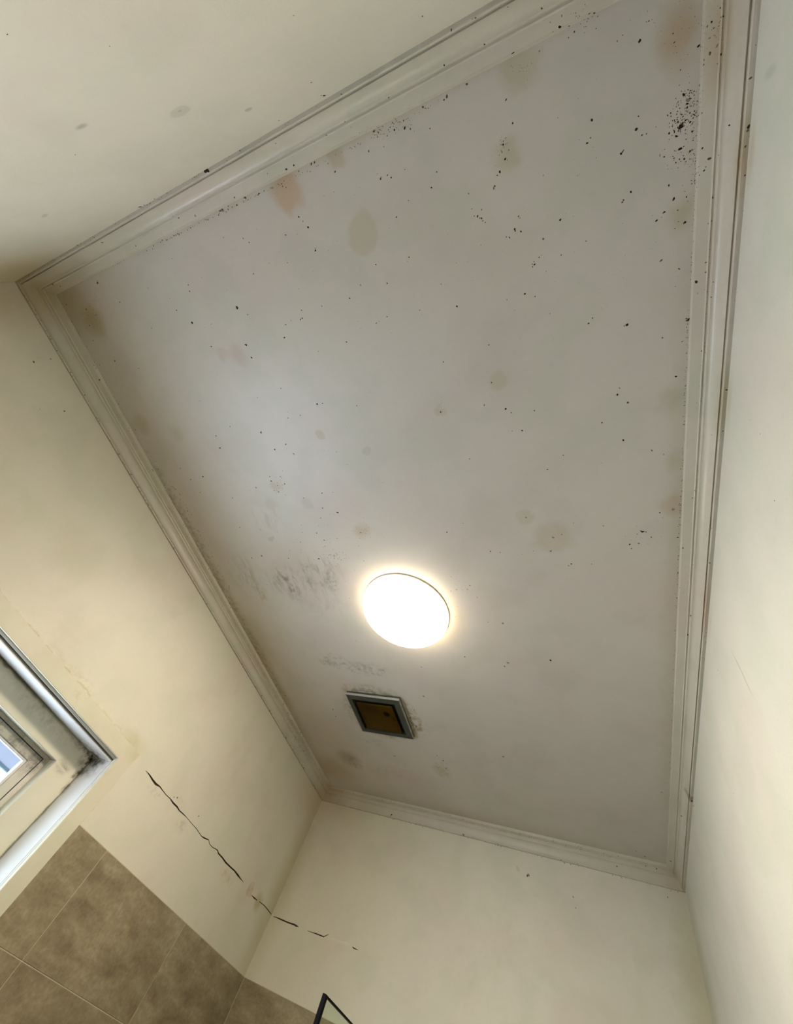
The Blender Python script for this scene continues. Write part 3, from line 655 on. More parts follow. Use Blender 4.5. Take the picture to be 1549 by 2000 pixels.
# ------------------------------------------------------------------ mould: small raised colonies on each surface
# per surface and darkness (0 black, 1 brown, 2 faint): runs of coordinates in 0.1 mm and a radius in 0.01 mm
SPECKS = {
    'n': [
        [6634, 27742, 434, 6589, 27717, 217, 7188, 27750, 284, 12678, 27647, 366],
        [6757, 27771, 252, 3644, 27787, 201, 15049, 27067, 217, 12636, 27588, 208, 10612, 22591, 132, 8323, 24880, 152, 11525, 27578, 170, 8932, 27663, 54,
6761, 27746, 164, 2053, 27749, 111, 7996, 27783, 132, 9691, 27759, 79],
        [11510, 27584, 110, 13442, 25268, 77, 11214, 23639, 111, 12730, 27004, 202, 13437, 25255, 119, 8834, 27777, 129, 7858, 27780, 70, 5181, 27748, 150],
    ],
    'N': [
        [11165, 539, 28370, 77, 228, 17835, 592, 28471, 8, 216, 17749, 584, 28416, 8, 191, 17250, 568, 28377, 77, 276, 17412, 592, 28468, 8, 184, 16408, 581,
28396, 8, 289, 15919, 318, 28247, 1, 192, 15917, 314, 28233, 23, 144, 15114, 307, 28216, 23, 199, 13862, 318, 28252, 1, 213, 15404, 61, 27797, 87,
185, 11048, 142, 28017, 15, 176, 9093, 31, 27795, 87, 558, 9026, 28, 27795, 87, 435, 12769, 318, 28251, 1, 168],
        [4367, 144, 28026, 15, 361, 7222, 386, 28333, 77, 300, 7114, 318, 28255, 1, 224, 5237, 482, 28356, 77, 242, 9212, 553, 28373, 77, 211, 1212, 490,
28358, 77, 229, 986, 364, 28299, 24, 365, 10947, 543, 28371, 77, 263, 10399, 453, 28349, 77, 134, 17133, 581, 28394, 8, 139, 16972, 274, 28204, 75,
180, 15853, 81, 27806, 22, 181, 13001, 61, 27797, 87, 157, 10186, 21, 27795, 87, 178, 16411, 126, 27926, 5, 134, 13624, 318, 28252, 1, 107, 9202, 558,
28374, 77, 198, 10929, 541, 28370, 77, 246, 11171, 544, 28371, 77, 244, 13140, 588, 28446, 8, 99, 12851, 428, 28343, 77, 101, 13068, 562, 28375, 77,
66, 13449, 592, 28469, 8, 86, 13406, 592, 28470, 8, 120, 13003, 576, 28378, 77, 79, 10686, 573, 28378, 77, 98, 10825, 409, 28339, 77, 48, 17558, 576,
28378, 77, 71, 17532, 546, 28371, 77, 83, 17702, 491, 28358, 77, 53, 17655, 508, 28362, 77, 53, 17445, 485, 28357, 77, 58, 17523, 505, 28362, 77, 94,
17389, 589, 28450, 8, 58, 17633, 527, 28367, 77, 51, 17099, 454, 28349, 77, 86, 17487, 494, 28359, 77, 65, 17587, 568, 28377, 77, 91, 17680, 466,
28352, 77, 90, 3405, 595, 28494, 8, 144, 1231, 10, 27794, 87, 162, 8652, 18, 27795, 87, 148, 3588, 3, 27794, 87, 118, 8722, 30, 27795, 87, 106, 1748,
11, 27794, 87, 89, 7769, 11, 27794, 87, 116, 1649, 9, 27794, 87, 101, 7334, 41, 27796, 87, 71, 2312, 27, 27795, 87, 138, 3778, 7, 27794, 87, 185,
4271, 11, 27794, 87, 136, 7295, 42, 27796, 87, 124, 6841, 6, 27794, 87, 137, 1946, 41, 27796, 87, 130, 7609, 11, 27794, 87, 143, 4378, 22, 27795, 87,
126, 7651, 18, 27795, 87, 141, 7247, 28, 27795, 87, 97, 6952, 19, 27795, 87, 153, 834, 37, 27796, 87, 153, 4753, 16, 27795, 87, 125, 7404, 35, 27796,
87, 141, 8797, 13, 27794, 87, 100, 3630, 10, 27794, 87, 156, 4379, 3, 27794, 87, 151, 1783, 24, 27795, 87, 135, 8574, 19, 27795, 87, 115, 4426, 43,
27796, 87, 164, 3921, 60, 27797, 87, 116, 5440, 20, 27795, 87, 156, 13137, 11, 27794, 87, 76, 11624, 25, 27795, 87, 88, 10822, 40, 27796, 87, 87,
11535, 35, 27796, 87, 85, 14927, 64, 27797, 87, 65, 15438, 73, 27798, 87, 71, 9115, 48, 27796, 87, 111, 13845, 76, 27798, 87, 88, 10245, 18, 27795,
87, 84, 10767, 67, 27797, 87, 70, 11191, 57, 27797, 87, 65, 12253, 15, 27795, 87, 66, 9844, 15, 27795, 87, 88, 9744, 60, 27797, 87, 123, 15796, 78,
27798, 87, 85],
        [7771, 511, 28363, 77, 333, 17293, 454, 28349, 77, 182, 12238, 360, 28291, 24, 230, 13825, 593, 28475, 8, 104, 12869, 582, 28404, 8, 119, 13208, 552,
28373, 77, 75, 17512, 562, 28375, 77, 71, 17567, 548, 28372, 77, 62, 17403, 591, 28466, 8, 66, 3230, 594, 28482, 8, 116, 3293, 591, 28466, 8, 165,
3292, 594, 28488, 8, 86, 849, 25, 27795, 87, 200, 2249, 5, 27794, 87, 191, 6827, 14, 27794, 87, 159, 6663, 16, 27795, 87, 127, 1590, 4, 27794, 87, 90,
8691, 19, 27795, 87, 93, 3036, 34, 27796, 87, 181, 8227, 26, 27795, 87, 104, 5622, 24, 27795, 87, 101, 2701, 30, 27795, 87, 160, 1679, 4, 27794, 87,
161, 5994, 31, 27795, 87, 140, 4228, 57, 27797, 87, 181, 6918, 22, 27795, 87, 161, 13791, 85, 27816, 22, 57, 13651, 57, 27797, 87, 65, 12373, 29,
27795, 87, 103, 12038, 68, 27797, 87, 107, 15013, 49, 27796, 87, 96, 14683, 78, 27798, 87, 61, 9343, 85, 27816, 22, 74, 16434, 46, 27796, 87, 61,
12880, 78, 27799, 22, 94, 10981, 5, 27794, 87, 101, 14256, 20, 27795, 87, 92, 13700, 23, 27795, 87, 90, 14398, 50, 27796, 87, 71, 10586, 79, 27801,
22, 104],
    ],
    'c': [
        [6357, 2053, 248, 5924, 2867, 474, 7851, 2919, 446, 7833, 2884, 284, 6273, 3688, 306, 7620, 3952, 296, 7652, 3976, 212, 7653, 4353, 257, 10813, 1495,
277, 10985, 1783, 279, 10266, 1736, 214, 10990, 2318, 285, 13208, 1491, 252, 13468, 1554, 250, 14357, 2048, 215, 13481, 3212, 201, 12572, 3115, 207,
12750, 3607, 210, 11587, 3654, 256, 9936, 3748, 234, 9861, 3765, 234, 9108, 4096, 284, 7649, 3965, 338, 7653, 4360, 300, 16021, 1842, 254, 16029,
2095, 257, 15887, 2277, 290, 15284, 2910, 276, 15366, 2972, 215, 16055, 3403, 243, 16062, 3441, 182, 16179, 3490, 212, 15914, 3527, 184, 17014, 3526,
263, 16395, 4221, 248, 16113, 4772, 225, 14447, 4612, 273, 17548, 5686, 189, 17457, 5784, 222, 18258, 6015, 372, 17617, 2392, 242, 18213, 2775, 213,
18237, 2758, 159, 18375, 3465, 246, 18479, 2486, 284, 15269, 7478, 324, 15624, 8167, 281, 18021, 7618, 335, 17641, 8290, 262, 18124, 8857, 307, 19259,
7429, 276, 19461, 6208, 334, 18979, 11140, 232, 18561, 11739, 433, 18223, 12168, 296, 14083, 12220, 282, 16578, 12825, 319, 15530, 17262, 501, 4650,
7024, 379, 7089, 7453, 359, 9442, 6228, 376, 3093, 8032, 405, 6337, 8627, 378, 6894, 8819, 312, 8362, 9365, 305, 8714, 10216, 371, 7648, 11388, 328,
5520, 12185, 282, 7036, 12268, 409, 17717, 2064, 276, 18521, 2303, 153, 18483, 2481, 271, 18214, 2775, 219, 18239, 2752, 159, 18372, 3462, 184, 19250,
2265, 257, 19304, 2414, 222, 19306, 2468, 185, 19048, 2451, 150, 19362, 2702, 206, 19399, 2854, 188, 19217, 2705, 453, 19194, 2726, 303, 19115, 2757,
171, 19027, 2746, 210, 19144, 2835, 229, 19215, 3057, 308, 19272, 3038, 134, 19374, 3146, 172, 18951, 3084, 176, 19117, 3168, 136, 19208, 3215, 155,
19147, 3246, 175, 19285, 3236, 213, 19040, 3580, 199, 19133, 3833, 261, 19117, 3856, 161, 19344, 3873, 160, 18975, 4009, 205, 18834, 4118, 228, 19337,
4305, 245, 19317, 4314, 163, 18550, 1242, 264, 18533, 1253, 168, 19449, 1674, 234, 14015, 835, 277, 13776, 778, 223, 16256, 1574, 207, 19419, 11996,
197, 18592, 30181, 371, 19424, 2564, 143, 19418, 2612, 124, 19287, 2335, 74, 19281, 2255, 97, 19404, 2658, 129, 19307, 2575, 64, 19434, 2629, 134,
19296, 2361, 67, 19262, 2216, 83, 19345, 2242, 136, 19207, 2496, 69, 19029, 2650, 81, 19142, 2838, 99, 19133, 2710, 61, 19082, 2660, 105, 19217, 2715,
97, 19282, 2646, 117, 19291, 2641, 112, 19165, 2711, 146, 19214, 2794, 105, 19030, 2597, 103, 19337, 2681, 98, 19313, 2758, 83, 19286, 2649, 126],
        [6807, 637, 194, 6168, 607, 278, 8595, 606, 291, 8509, 625, 256, 8834, 617, 217, 9446, 628, 318, 8934, 1410, 185, 9072, 1548, 185, 2785, 819, 400,
2824, 778, 177, 822, 971, 284, 3334, 1565, 268, 6413, 1886, 246, 5531, 2382, 258, 6642, 3087, 170, 1689, 3124, 344, 1386, 1813, 286, 1932, 1608, 233,
1644, 1343, 280, 1160, 2282, 292, 6235, 1116, 161, 10891, 1617, 174, 9078, 1552, 185, 10999, 2274, 178, 10045, 2336, 184, 8848, 2265, 230, 13229,
1467, 157, 13393, 1480, 187, 12128, 981, 258, 14540, 1815, 151, 13766, 2106, 158, 13385, 2323, 227, 13420, 3289, 135, 11999, 3440, 179, 10678, 3617,
189, 9994, 3550, 232, 9313, 3767, 239, 9540, 3713, 158, 8130, 3185, 203, 11103, 4695, 232, 12518, 4369, 218, 12163, 4447, 185, 13456, 4449, 176,
13807, 5875, 184, 11959, 1332, 132, 11669, 1321, 100, 10624, 713, 203, 10626, 770, 170, 10709, 820, 169, 10708, 686, 135, 11184, 643, 198, 10096,
4727, 160, 16037, 1794, 141, 16091, 1758, 112, 15984, 1831, 113, 16124, 1971, 141, 15979, 1963, 142, 16067, 2127, 114, 15826, 2316, 175, 15739, 2484,
265, 15719, 2519, 207, 15159, 2432, 151, 16757, 2632, 113, 15390, 2814, 182, 15209, 2880, 154, 15328, 2960, 184, 15383, 3032, 154, 15437, 3078, 154,
16165, 3190, 179, 16191, 3229, 150, 15852, 3497, 154, 16635, 3780, 271, 17502, 4083, 147, 16978, 4201, 151, 16512, 4109, 184, 16352, 4259, 187, 16349,
4203, 155, 16392, 4166, 155, 16628, 4432, 124, 16335, 4893, 192, 15683, 4792, 131, 16629, 5347, 129, 18204, 6030, 155, 17681, 2330, 160, 18260, 2736,
132, 18216, 3596, 222, 18236, 3563, 166, 14534, 1810, 151, 15087, 5718, 218, 15005, 6688, 227, 13425, 7225, 293, 14705, 7258, 234, 15404, 7607, 185,
16010, 7662, 227, 13999, 8805, 253, 16179, 9443, 240, 16632, 9069, 187, 18073, 7465, 166, 18248, 7865, 294, 18779, 9246, 261, 19042, 9392, 173, 18971,
6477, 230, 19423, 6174, 185, 18520, 11708, 240, 18644, 11756, 240, 18419, 11809, 194, 18776, 11946, 240, 18459, 12140, 294, 18269, 12313, 248, 19421,
11992, 282, 12728, 11358, 286, 13348, 11053, 167, 14395, 12281, 224, 13807, 5864, 184, 19360, 6650, 152, 16485, 12894, 268, 17163, 12850, 209, 13755,
17781, 332, 13471, 15438, 252, 12198, 17383, 342, 12558, 13876, 247, 12969, 13861, 244, 13095, 13685, 242, 13271, 14241, 184, 12327, 13939, 187,
12232, 15218, 194, 15474, 12266, 162, 15106, 12374, 165, 19456, 14198, 203, 9556, 25168, 517, 4728, 6545, 311, 5566, 6326, 242, 6807, 6760, 414, 7642,
7342, 352, 9641, 6244, 214, 10814, 6542, 208, 8664, 6463, 222, 8146, 6462, 225, 2355, 8076, 344, 2502, 8694, 278, 2101, 7531, 273, 5494, 8812, 324,
4080, 9125, 271, 6365, 8443, 251, 6842, 8502, 248, 6291, 9031, 192, 6471, 9108, 318, 6541, 8847, 189, 7484, 9480, 251, 8147, 9972, 312, 7885, 10398,
254, 7435, 11041, 327, 7576, 11667, 265, 9386, 11150, 312, 4142, 11999, 435, 3511, 12081, 369, 3713, 10500, 283, 4743, 10697, 277, 7594, 12101, 201,
7700, 12073, 200, 7835, 12111, 200, 7980, 12037, 199, 802, 5650, 269, 8306, 5491, 218, 7257, 5594, 169, 4739, 5217, 180, 18577, 2610, 194, 18652,
2619, 155, 18256, 2737, 99, 17682, 2330, 120, 18220, 3593, 187, 18243, 3569, 145, 19357, 2359, 147, 18997, 2469, 151, 19054, 2500, 132, 19109, 2579,
170, 19155, 2469, 131, 19220, 2537, 168, 19189, 2435, 130, 19168, 2380, 111, 19159, 2334, 130, 19281, 2509, 93, 19352, 2564, 149, 19287, 2686, 113,
19167, 2627, 226, 19240, 2676, 263, 19179, 2765, 190, 19147, 3066, 116, 19097, 3131, 117, 19315, 3289, 136, 19272, 3180, 116, 19477, 3646, 176, 19480,
3696, 157, 19417, 3626, 118, 19368, 3955, 100, 18952, 4019, 164, 19202, 4053, 162, 19164, 4363, 124, 19406, 2273, 146, 19370, 2245, 109, 19334, 2273,
128, 19408, 2414, 110, 19312, 3770, 99, 19060, 1358, 141, 19079, 1481, 165, 18190, 1103, 121, 18278, 1059, 96, 19184, 1891, 120, 18687, 1042, 141,
18651, 1036, 94, 17495, 692, 185, 17390, 730, 140, 15459, 646, 256, 15026, 681, 314, 14955, 706, 211, 14491, 650, 268, 14539, 689, 161, 14563, 1040,
163, 14019, 711, 165, 13765, 647, 166, 14132, 891, 221, 13398, 689, 226, 13301, 632, 283, 13359, 751, 170, 13585, 815, 169, 16177, 1170, 203, 17111,
1803, 100, 9416, 612, 265, 8549, 629, 274, 11572, 636, 305, 11668, 635, 243, 13452, 966, 114, 13080, 917, 231, 19443, 6222, 310, 19256, 5133, 198,
18925, 4883, 249, 19198, 5462, 101, 3884, 22737, 411, 8540, 21948, 593, 8037, 18648, 279, 9553, 25175, 388, 965, 21499, 508, 8989, 22367, 296, 13744,
17765, 239, 10063, 18229, 330, 19196, 24595, 321, 18229, 29865, 297, 19334, 2517, 92, 19321, 2535, 67, 19444, 2598, 115, 19277, 2460, 84, 19308, 2345,
115, 19375, 2617, 109, 19362, 2410, 62, 19313, 2647, 133, 19301, 2518, 97, 19306, 2515, 114, 19314, 2536, 96, 19336, 2664, 72, 19452, 2482, 95, 19271,
2468, 63, 19309, 2217, 139, 19203, 2330, 85, 19306, 2454, 94, 19261, 2278, 75, 19401, 2491, 78, 19461, 2435, 131, 19285, 2425, 75, 19463, 2433, 61,
19331, 2313, 130, 19386, 2411, 57, 19409, 2328, 131, 19413, 2383, 64, 19135, 2389, 110, 19366, 2470, 133, 19208, 2591, 85, 19326, 2125, 90, 19200,
2521, 97, 19174, 2100, 97, 19341, 2351, 132, 19122, 2270, 118, 19232, 2623, 144, 19414, 2458, 94, 19394, 2740, 117, 19275, 2300, 83, 19118, 2605, 132,
19242, 2577, 150, 19306, 2938, 124, 19209, 2784, 80, 19210, 2763, 120, 19265, 2670, 97, 19184, 2763, 60, 19270, 2667, 113, 19404, 2852, 154, 19141,
2630, 67, 19206, 2651, 81, 19153, 2587, 151, 19261, 2721, 131, 19270, 2731, 70, 19156, 2558, 122, 19368, 2756, 73, 19293, 2848, 106, 19104, 2730, 143,
19214, 2721, 154, 19210, 2685, 152, 19235, 2724, 118, 19145, 2506, 149, 19174, 2723, 110, 19291, 2791, 147, 19076, 2574, 105, 19210, 2666, 81, 19030,
2843, 106, 19083, 2641, 89, 19140, 2352, 88, 18812, 2571, 98, 19180, 2775, 65, 19064, 2653, 73, 19077, 2799, 91, 19105, 2724, 101, 18955, 2971, 107,
19152, 2666, 93, 19027, 2667, 69, 19127, 2634, 106, 19403, 2883, 71, 19371, 2285, 103, 19418, 2999, 115, 19323, 2030, 50, 19363, 2364, 103, 19390,
2846, 111, 19438, 2292, 92, 19369, 3162, 115, 19423, 2807, 85, 19388, 3149, 115, 19399, 2295, 58, 19395, 2854, 94, 19337, 2995, 59, 19390, 3207, 61,
19421, 2846, 87, 19466, 3287, 87, 19418, 2964, 92, 19320, 2869, 63, 19385, 2431, 98, 19416, 2648, 76, 19379, 3143, 113, 19442, 2962, 54, 19371, 3266,
86, 19285, 3440, 55, 19350, 3344, 60, 19081, 3094, 50, 19230, 3113, 79, 18919, 2984, 61, 19115, 3195, 94, 19123, 3051, 117, 19290, 3252, 61, 19185,
3344, 97, 19256, 3202, 57, 19230, 3256, 111, 19357, 3179, 62, 19010, 3244, 71, 19194, 3270, 63, 19287, 1725, 66, 19099, 1545, 84, 19296, 1384, 54,
19162, 1186, 63, 19045, 876, 64, 18928, 1436, 68, 19481, 1695, 78, 19123, 1633, 62, 19193, 1350, 69, 19305, 1991, 66, 19190, 1753, 58, 19434, 1382,
74, 19396, 3277, 117, 19473, 3337, 121, 19430, 3309, 78, 19465, 3897, 70, 19438, 3209, 114, 19412, 3371, 83, 19453, 3234, 97, 19472, 3576, 86, 19425,
3682, 124, 13998, 632, 74, 13976, 804, 91, 14316, 968, 58, 13830, 760, 122, 13860, 655, 121, 13935, 600, 70, 14059, 802, 64, 13962, 719, 69, 13730,
661, 79, 14011, 815, 125, 14004, 834, 118, 13918, 692, 101, 13698, 691, 65, 13871, 816, 94, 13849, 617, 114, 14153, 748, 78, 13440, 652, 127, 13431,
612, 114, 13482, 750, 98, 13479, 676, 63, 13639, 727, 122, 13657, 768, 115, 13463, 668, 92, 13599, 794, 73, 13487, 829, 60, 13336, 634, 128, 13326,
618, 105, 13418, 685, 102, 13530, 626, 126, 13521, 758, 123, 15886, 1833, 51, 15984, 1754, 96, 15920, 1991, 93, 15975, 1939, 97, 16099, 2026, 57,
15902, 1917, 59, 16087, 1791, 83, 16073, 1858, 81, 15928, 1618, 45, 16093, 1890, 63, 15964, 1761, 59, 15969, 1811, 56, 15979, 1842, 79, 16032, 1886,
87, 15999, 1796, 90, 16103, 1992, 64, 15953, 1827, 66, 16470, 856, 66, 16496, 857, 70, 16728, 832, 67, 16533, 827, 45, 16500, 765, 63, 10557, 721,
105, 10966, 762, 59, 10337, 831, 77, 10693, 751, 78, 10678, 918, 64, 10511, 740, 66, 2290, 1598, 120, 1620, 1527, 75, 1367, 1419, 111, 2004, 1638,
160, 2046, 1385, 109, 1882, 1303, 172, 1313, 2188, 81, 2298, 1227, 113, 2453, 1268, 72, 1248, 1972, 96, 2002, 1597, 164, 1566, 1792, 119, 1959, 1453,
129, 1781, 1902, 130, 2174, 1558, 103, 1957, 1420, 97, 2212, 1233, 133, 1768, 1611, 87, 2634, 1278, 111, 2394, 1154, 143, 1507, 1230, 101, 6487,
11417, 206, 7718, 12661, 186, 7942, 11324, 97, 6349, 11787, 147, 6684, 10577, 86, 5952, 10937, 123, 8381, 9920, 114, 6880, 10624, 195, 8077, 12360,
183, 7490, 11711, 177, 9789, 12700, 89, 8645, 15484, 189, 9095, 12439, 187, 8535, 12880, 123, 9612, 12772, 134, 7205, 13231, 122, 7953, 12105, 131,
7937, 10684, 102, 6210, 14234, 127, 8258, 11339, 185, 7221, 16856, 212, 7209, 13903, 189, 5790, 14254, 116, 5752, 11801, 196, 5577, 13346, 126, 6153,
13516, 186, 7655, 10721, 166, 6618, 13231, 93, 7728, 11402, 115, 10243, 11278, 96, 8891, 13335, 136, 6771, 10971, 175, 6869, 8569, 163, 5454, 13441,
110, 7884, 11852, 161, 7780, 12291, 143, 7493, 12229, 158, 8032, 12233, 110, 7825, 12181, 145, 8015, 12104, 179, 7872, 12141, 138, 7694, 12129, 110,
8284, 12003, 150, 7799, 12266, 170, 8084, 12341, 110, 7788, 12147, 176, 7805, 12160, 172, 7850, 12175, 126, 7646, 12127, 141, 8014, 12312, 137, 7843,
12552, 180, 7337, 12071, 150, 7956, 12293, 106, 7965, 12247, 128, 7616, 12247, 124, 7974, 12073, 140, 7451, 12391, 105, 7879, 12051, 147, 7634, 12070,
157, 7467, 12494, 177, 7950, 12308, 143, 8254, 12310, 160, 8479, 12289, 150, 8390, 12108, 144, 7919, 12170, 167, 6751, 8757, 119, 6707, 8991, 165,
6767, 8842, 184, 6581, 8733, 135, 7046, 8290, 155, 6823, 8877, 106, 9535, 11327, 79, 9884, 11014, 101, 9250, 10898, 117, 9138, 11485, 103, 9586,
11198, 134, 9647, 11089, 121, 9731, 11384, 114, 9061, 11020, 86, 9598, 11036, 93, 9265, 11395, 145, 9388, 26121, 210, 9118, 25895, 257, 9035, 25816,
207, 9307, 24767, 276, 9284, 24823, 290, 9365, 26397, 184, 9453, 25533, 220, 9546, 26327, 179, 9188, 25049, 135, 13516, 6905, 85, 13452, 7003, 101,
13511, 6972, 100, 13389, 6995, 67, 18537, 12355, 73, 18412, 11536, 104, 19044, 11307, 106, 18110, 11867, 97, 18265, 12005, 97, 18351, 12077, 80,
18394, 11926, 85, 18941, 12129, 74, 17993, 12293, 68, 19007, 11937, 103, 17446, 2853, 59, 17740, 5521, 73, 18819, 4503, 68, 18216, 3974, 77, 17585,
9431, 101, 15820, 2137, 56, 17477, 2289, 65, 18154, 4864, 60, 17410, 2861, 86, 15825, 5065, 91, 17307, 4860, 66, 19017, 3305, 76, 18796, 4197, 51,
17766, 2686, 81, 18585, 4782, 53, 17720, 2497, 75, 19329, 3189, 61, 15717, 3738, 68, 18210, 4286, 48, 18073, 2095, 42, 18401, 912, 65, 19423, 1713,
56, 18202, 5004, 71, 18454, 2396, 50, 18251, 4584, 61, 17499, 1653, 71, 16796, 4696, 63, 9269, 7834, 92, 9780, 8414, 120, 13496, 1361, 60, 10886,
3741, 55, 11644, 3482, 77, 11383, 6217, 112, 7682, 5033, 75, 13610, 5935, 54, 11413, 1564, 53, 12659, 3073, 69, 5136, 8889, 117, 15722, 2540, 40,
15218, 8734, 57, 10900, 9242, 113, 9458, 1345, 97, 7725, 2395, 107, 10220, 7154, 108, 11735, 3945, 60, 11687, 2305, 85, 13145, 2476, 91, 11657, 4456,
105, 11707, 3562, 63, 10124, 3018, 106, 12541, 4796, 88, 12647, 1476, 58, 6760, 981, 73, 9896, 743, 51, 13780, 9147, 60, 6310, 3105, 116, 8222, 6276,
128, 10267, 3298, 59, 14267, 4050, 71, 14813, 5401, 67, 15867, 5741, 62, 11645, 4265, 106, 17713, 645, 99, 17693, 703, 98, 17804, 617, 87, 17733, 617,
106, 17888, 649, 104, 17853, 795, 112, 17606, 631, 84, 13592, 13898, 104, 12937, 13997, 130, 12473, 13267, 150, 12774, 13894, 144, 12742, 13809, 102,
10528, 695, 91, 6858, 662, 206, 9348, 692, 134, 9344, 665, 139, 6079, 634, 175, 8602, 651, 184, 6519, 634, 131, 6345, 658, 97, 9878, 680, 212, 10061,
677, 176, 9770, 681, 111, 6378, 658, 168, 6321, 654, 206, 8026, 675, 227, 6716, 640, 110, 8624, 631, 225, 6321, 648, 195, 9043, 679, 96, 6967, 662,
145, 6549, 668, 182, 10165, 705, 107, 9100, 686, 186, 10516, 688, 113, 9905, 684, 172, 9100, 670, 189, 7511, 650, 141, 8701, 703, 189, 10314, 714, 93,
9954, 681, 94, 9119, 678, 217, 9845, 698, 176, 10325, 686, 95, 8079, 654, 107, 9817, 684, 124, 6779, 650, 102, 6730, 651, 164, 8638, 667, 159, 7436,
657, 142, 7213, 670, 186, 6943, 656, 127, 8947, 672, 191, 7350, 658, 214, 9397, 680, 130, 8425, 689, 216, 5757, 632, 231, 8796, 676, 212, 8467, 673,
159, 9480, 689, 136, 9739, 695, 125, 6656, 643, 236, 10284, 691, 152, 11070, 700, 108, 11486, 756, 155, 13682, 700, 96, 14607, 712, 116, 12864, 697,
128, 14289, 687, 75, 11196, 724, 97, 13931, 692, 111, 13886, 683, 82, 11672, 724, 69, 12765, 719, 89, 12620, 708, 65, 13358, 718, 108, 11954, 718, 90,
13794, 676, 143, 12687, 730, 106, 11693, 725, 101, 13798, 677, 116, 13273, 738, 96, 11280, 705, 110, 14658, 689, 102, 14122, 703, 108, 13306, 700,
103, 11408, 734, 118, 13696, 705, 111, 4353, 617, 143, 5024, 657, 129, 3817, 610, 141, 5674, 690, 170, 4153, 628, 151, 4053, 617, 148, 5420, 660, 164,
19473, 5071, 110, 19483, 3086, 77, 19469, 4973, 102, 19480, 2580, 54, 19481, 3639, 67, 19465, 2942, 95, 19474, 3681, 80, 19482, 1749, 70, 19477, 5248,
95, 19475, 5407, 95, 19475, 4290, 54, 19463, 2655, 120, 19482, 5119, 113, 19475, 5265, 63, 19472, 4909, 100, 19466, 5549, 89, 19478, 1424, 82, 19470,
4506, 77, 19442, 11866, 153, 19433, 12719, 85, 19442, 7855, 93, 19447, 6743, 111, 19454, 6483, 83, 19471, 12625, 156, 19458, 8079, 143, 19444, 11121,
126, 19443, 7866, 111, 19455, 10677, 166, 19456, 10763, 103, 19460, 13243, 178, 19454, 9419, 98, 19427, 13485, 84, 19457, 11340, 161, 19479, 12117,
95, 19441, 9289, 77, 19435, 10886, 127, 19433, 6362, 133, 19445, 6942, 79, 19456, 10214, 133, 19452, 6436, 128, 19456, 6903, 71, 19437, 9293, 102,
19468, 6594, 80, 19449, 7362, 93, 19448, 6007, 83, 19472, 10190, 108, 19467, 7265, 121, 19447, 12761, 151, 19450, 10947, 155, 19469, 11097, 77, 19462,
9778, 126, 19440, 11830, 81, 19467, 10938, 134, 19433, 8446, 116, 19456, 13219, 116, 19438, 12312, 120, 19440, 6181, 99, 19470, 11583, 158, 19444,
12691, 106, 19427, 7534, 90, 19453, 8450, 70, 19471, 10518, 156, 19460, 7684, 121, 19438, 6465, 87, 19428, 7776, 66, 19444, 11434, 120, 19479, 9618,
92, 19469, 8653, 138, 19462, 9610, 115, 19448, 13049, 120, 19476, 10180, 94, 19438, 7909, 117, 19444, 11539, 85, 19451, 7759, 126, 19455, 13273, 127,
19480, 11117, 121, 19469, 12388, 154, 19459, 8163, 147, 19446, 7696, 107, 19439, 6586, 102, 19464, 7073, 85, 19452, 12635, 160, 19478, 13447, 122,
19426, 10941, 114, 19466, 8570, 150, 19450, 6309, 100, 19454, 6932, 141, 19443, 10352, 74, 19442, 11556, 129, 19447, 7472, 63, 19430, 9864, 141,
19482, 24718, 175, 19462, 18480, 160, 19450, 17284, 172, 19453, 24138, 90, 19446, 14530, 67, 19472, 20082, 126, 19447, 22512, 155, 19462, 14327, 71,
19433, 14137, 93, 19467, 16420, 159, 19456, 18644, 103, 19435, 18740, 131, 19433, 16247, 76, 19429, 17341, 115, 19444, 15562, 148, 19451, 20820, 95,
19438, 14075, 69, 19451, 19414, 155, 19426, 22109, 86, 19445, 22465, 153, 19436, 14507, 130, 19444, 18848, 162, 19453, 15689, 101, 19470, 21875, 170,
19459, 21409, 125, 19448, 16625, 168, 623, 3719, 185, 617, 8958, 214, 810, 11604, 202, 849, 7402, 275, 693, 1127, 148, 640, 14758, 311, 798, 21181,
282, 809, 3075, 178, 719, 22933, 155, 655, 25142, 161, 690, 9038, 187, 599, 2946, 214, 646, 1967, 143, 780, 4482, 180, 716, 20751, 253, 614, 1496,
231, 1228, 8394, 297, 1143, 8330, 215, 1118, 13047, 152, 1237, 13678, 198, 1186, 13762, 201, 1333, 9653, 205, 1086, 10164, 144, 901, 8148, 148, 1125,
12727, 174, 1134, 8920, 208, 1159, 7990, 192, 1173, 9669, 172, 1217, 9466, 307, 1179, 10764, 181],
        [8307, 1195, 188, 4799, 1535, 214, 8846, 2273, 269, 8124, 3181, 162, 5475, 2017, 170, 2639, 3606, 194, 7014, 1853, 161, 4155, 2590, 270, 9920, 2024,
110, 13160, 1374, 126, 13827, 1520, 154, 12253, 4425, 147, 10606, 1823, 142, 14154, 4010, 135, 16099, 1856, 113, 15183, 2732, 153, 16567, 4082, 122,
14153, 4013, 168, 14621, 3672, 130, 15259, 3484, 157, 15354, 8141, 189, 16124, 11792, 418, 16384, 11692, 258, 16004, 12296, 426, 17550, 11466, 246,
19289, 11063, 457, 16748, 11300, 201, 15393, 10994, 312, 13909, 17561, 593, 14020, 15480, 559, 12798, 23934, 629, 7809, 7726, 413, 8830, 9382, 241,
2663, 3608, 242, 9547, 7920, 226, 19314, 2364, 405, 19414, 3142, 229, 18879, 3042, 137, 19221, 4258, 164, 18924, 4085, 124, 19209, 2197, 128, 19400,
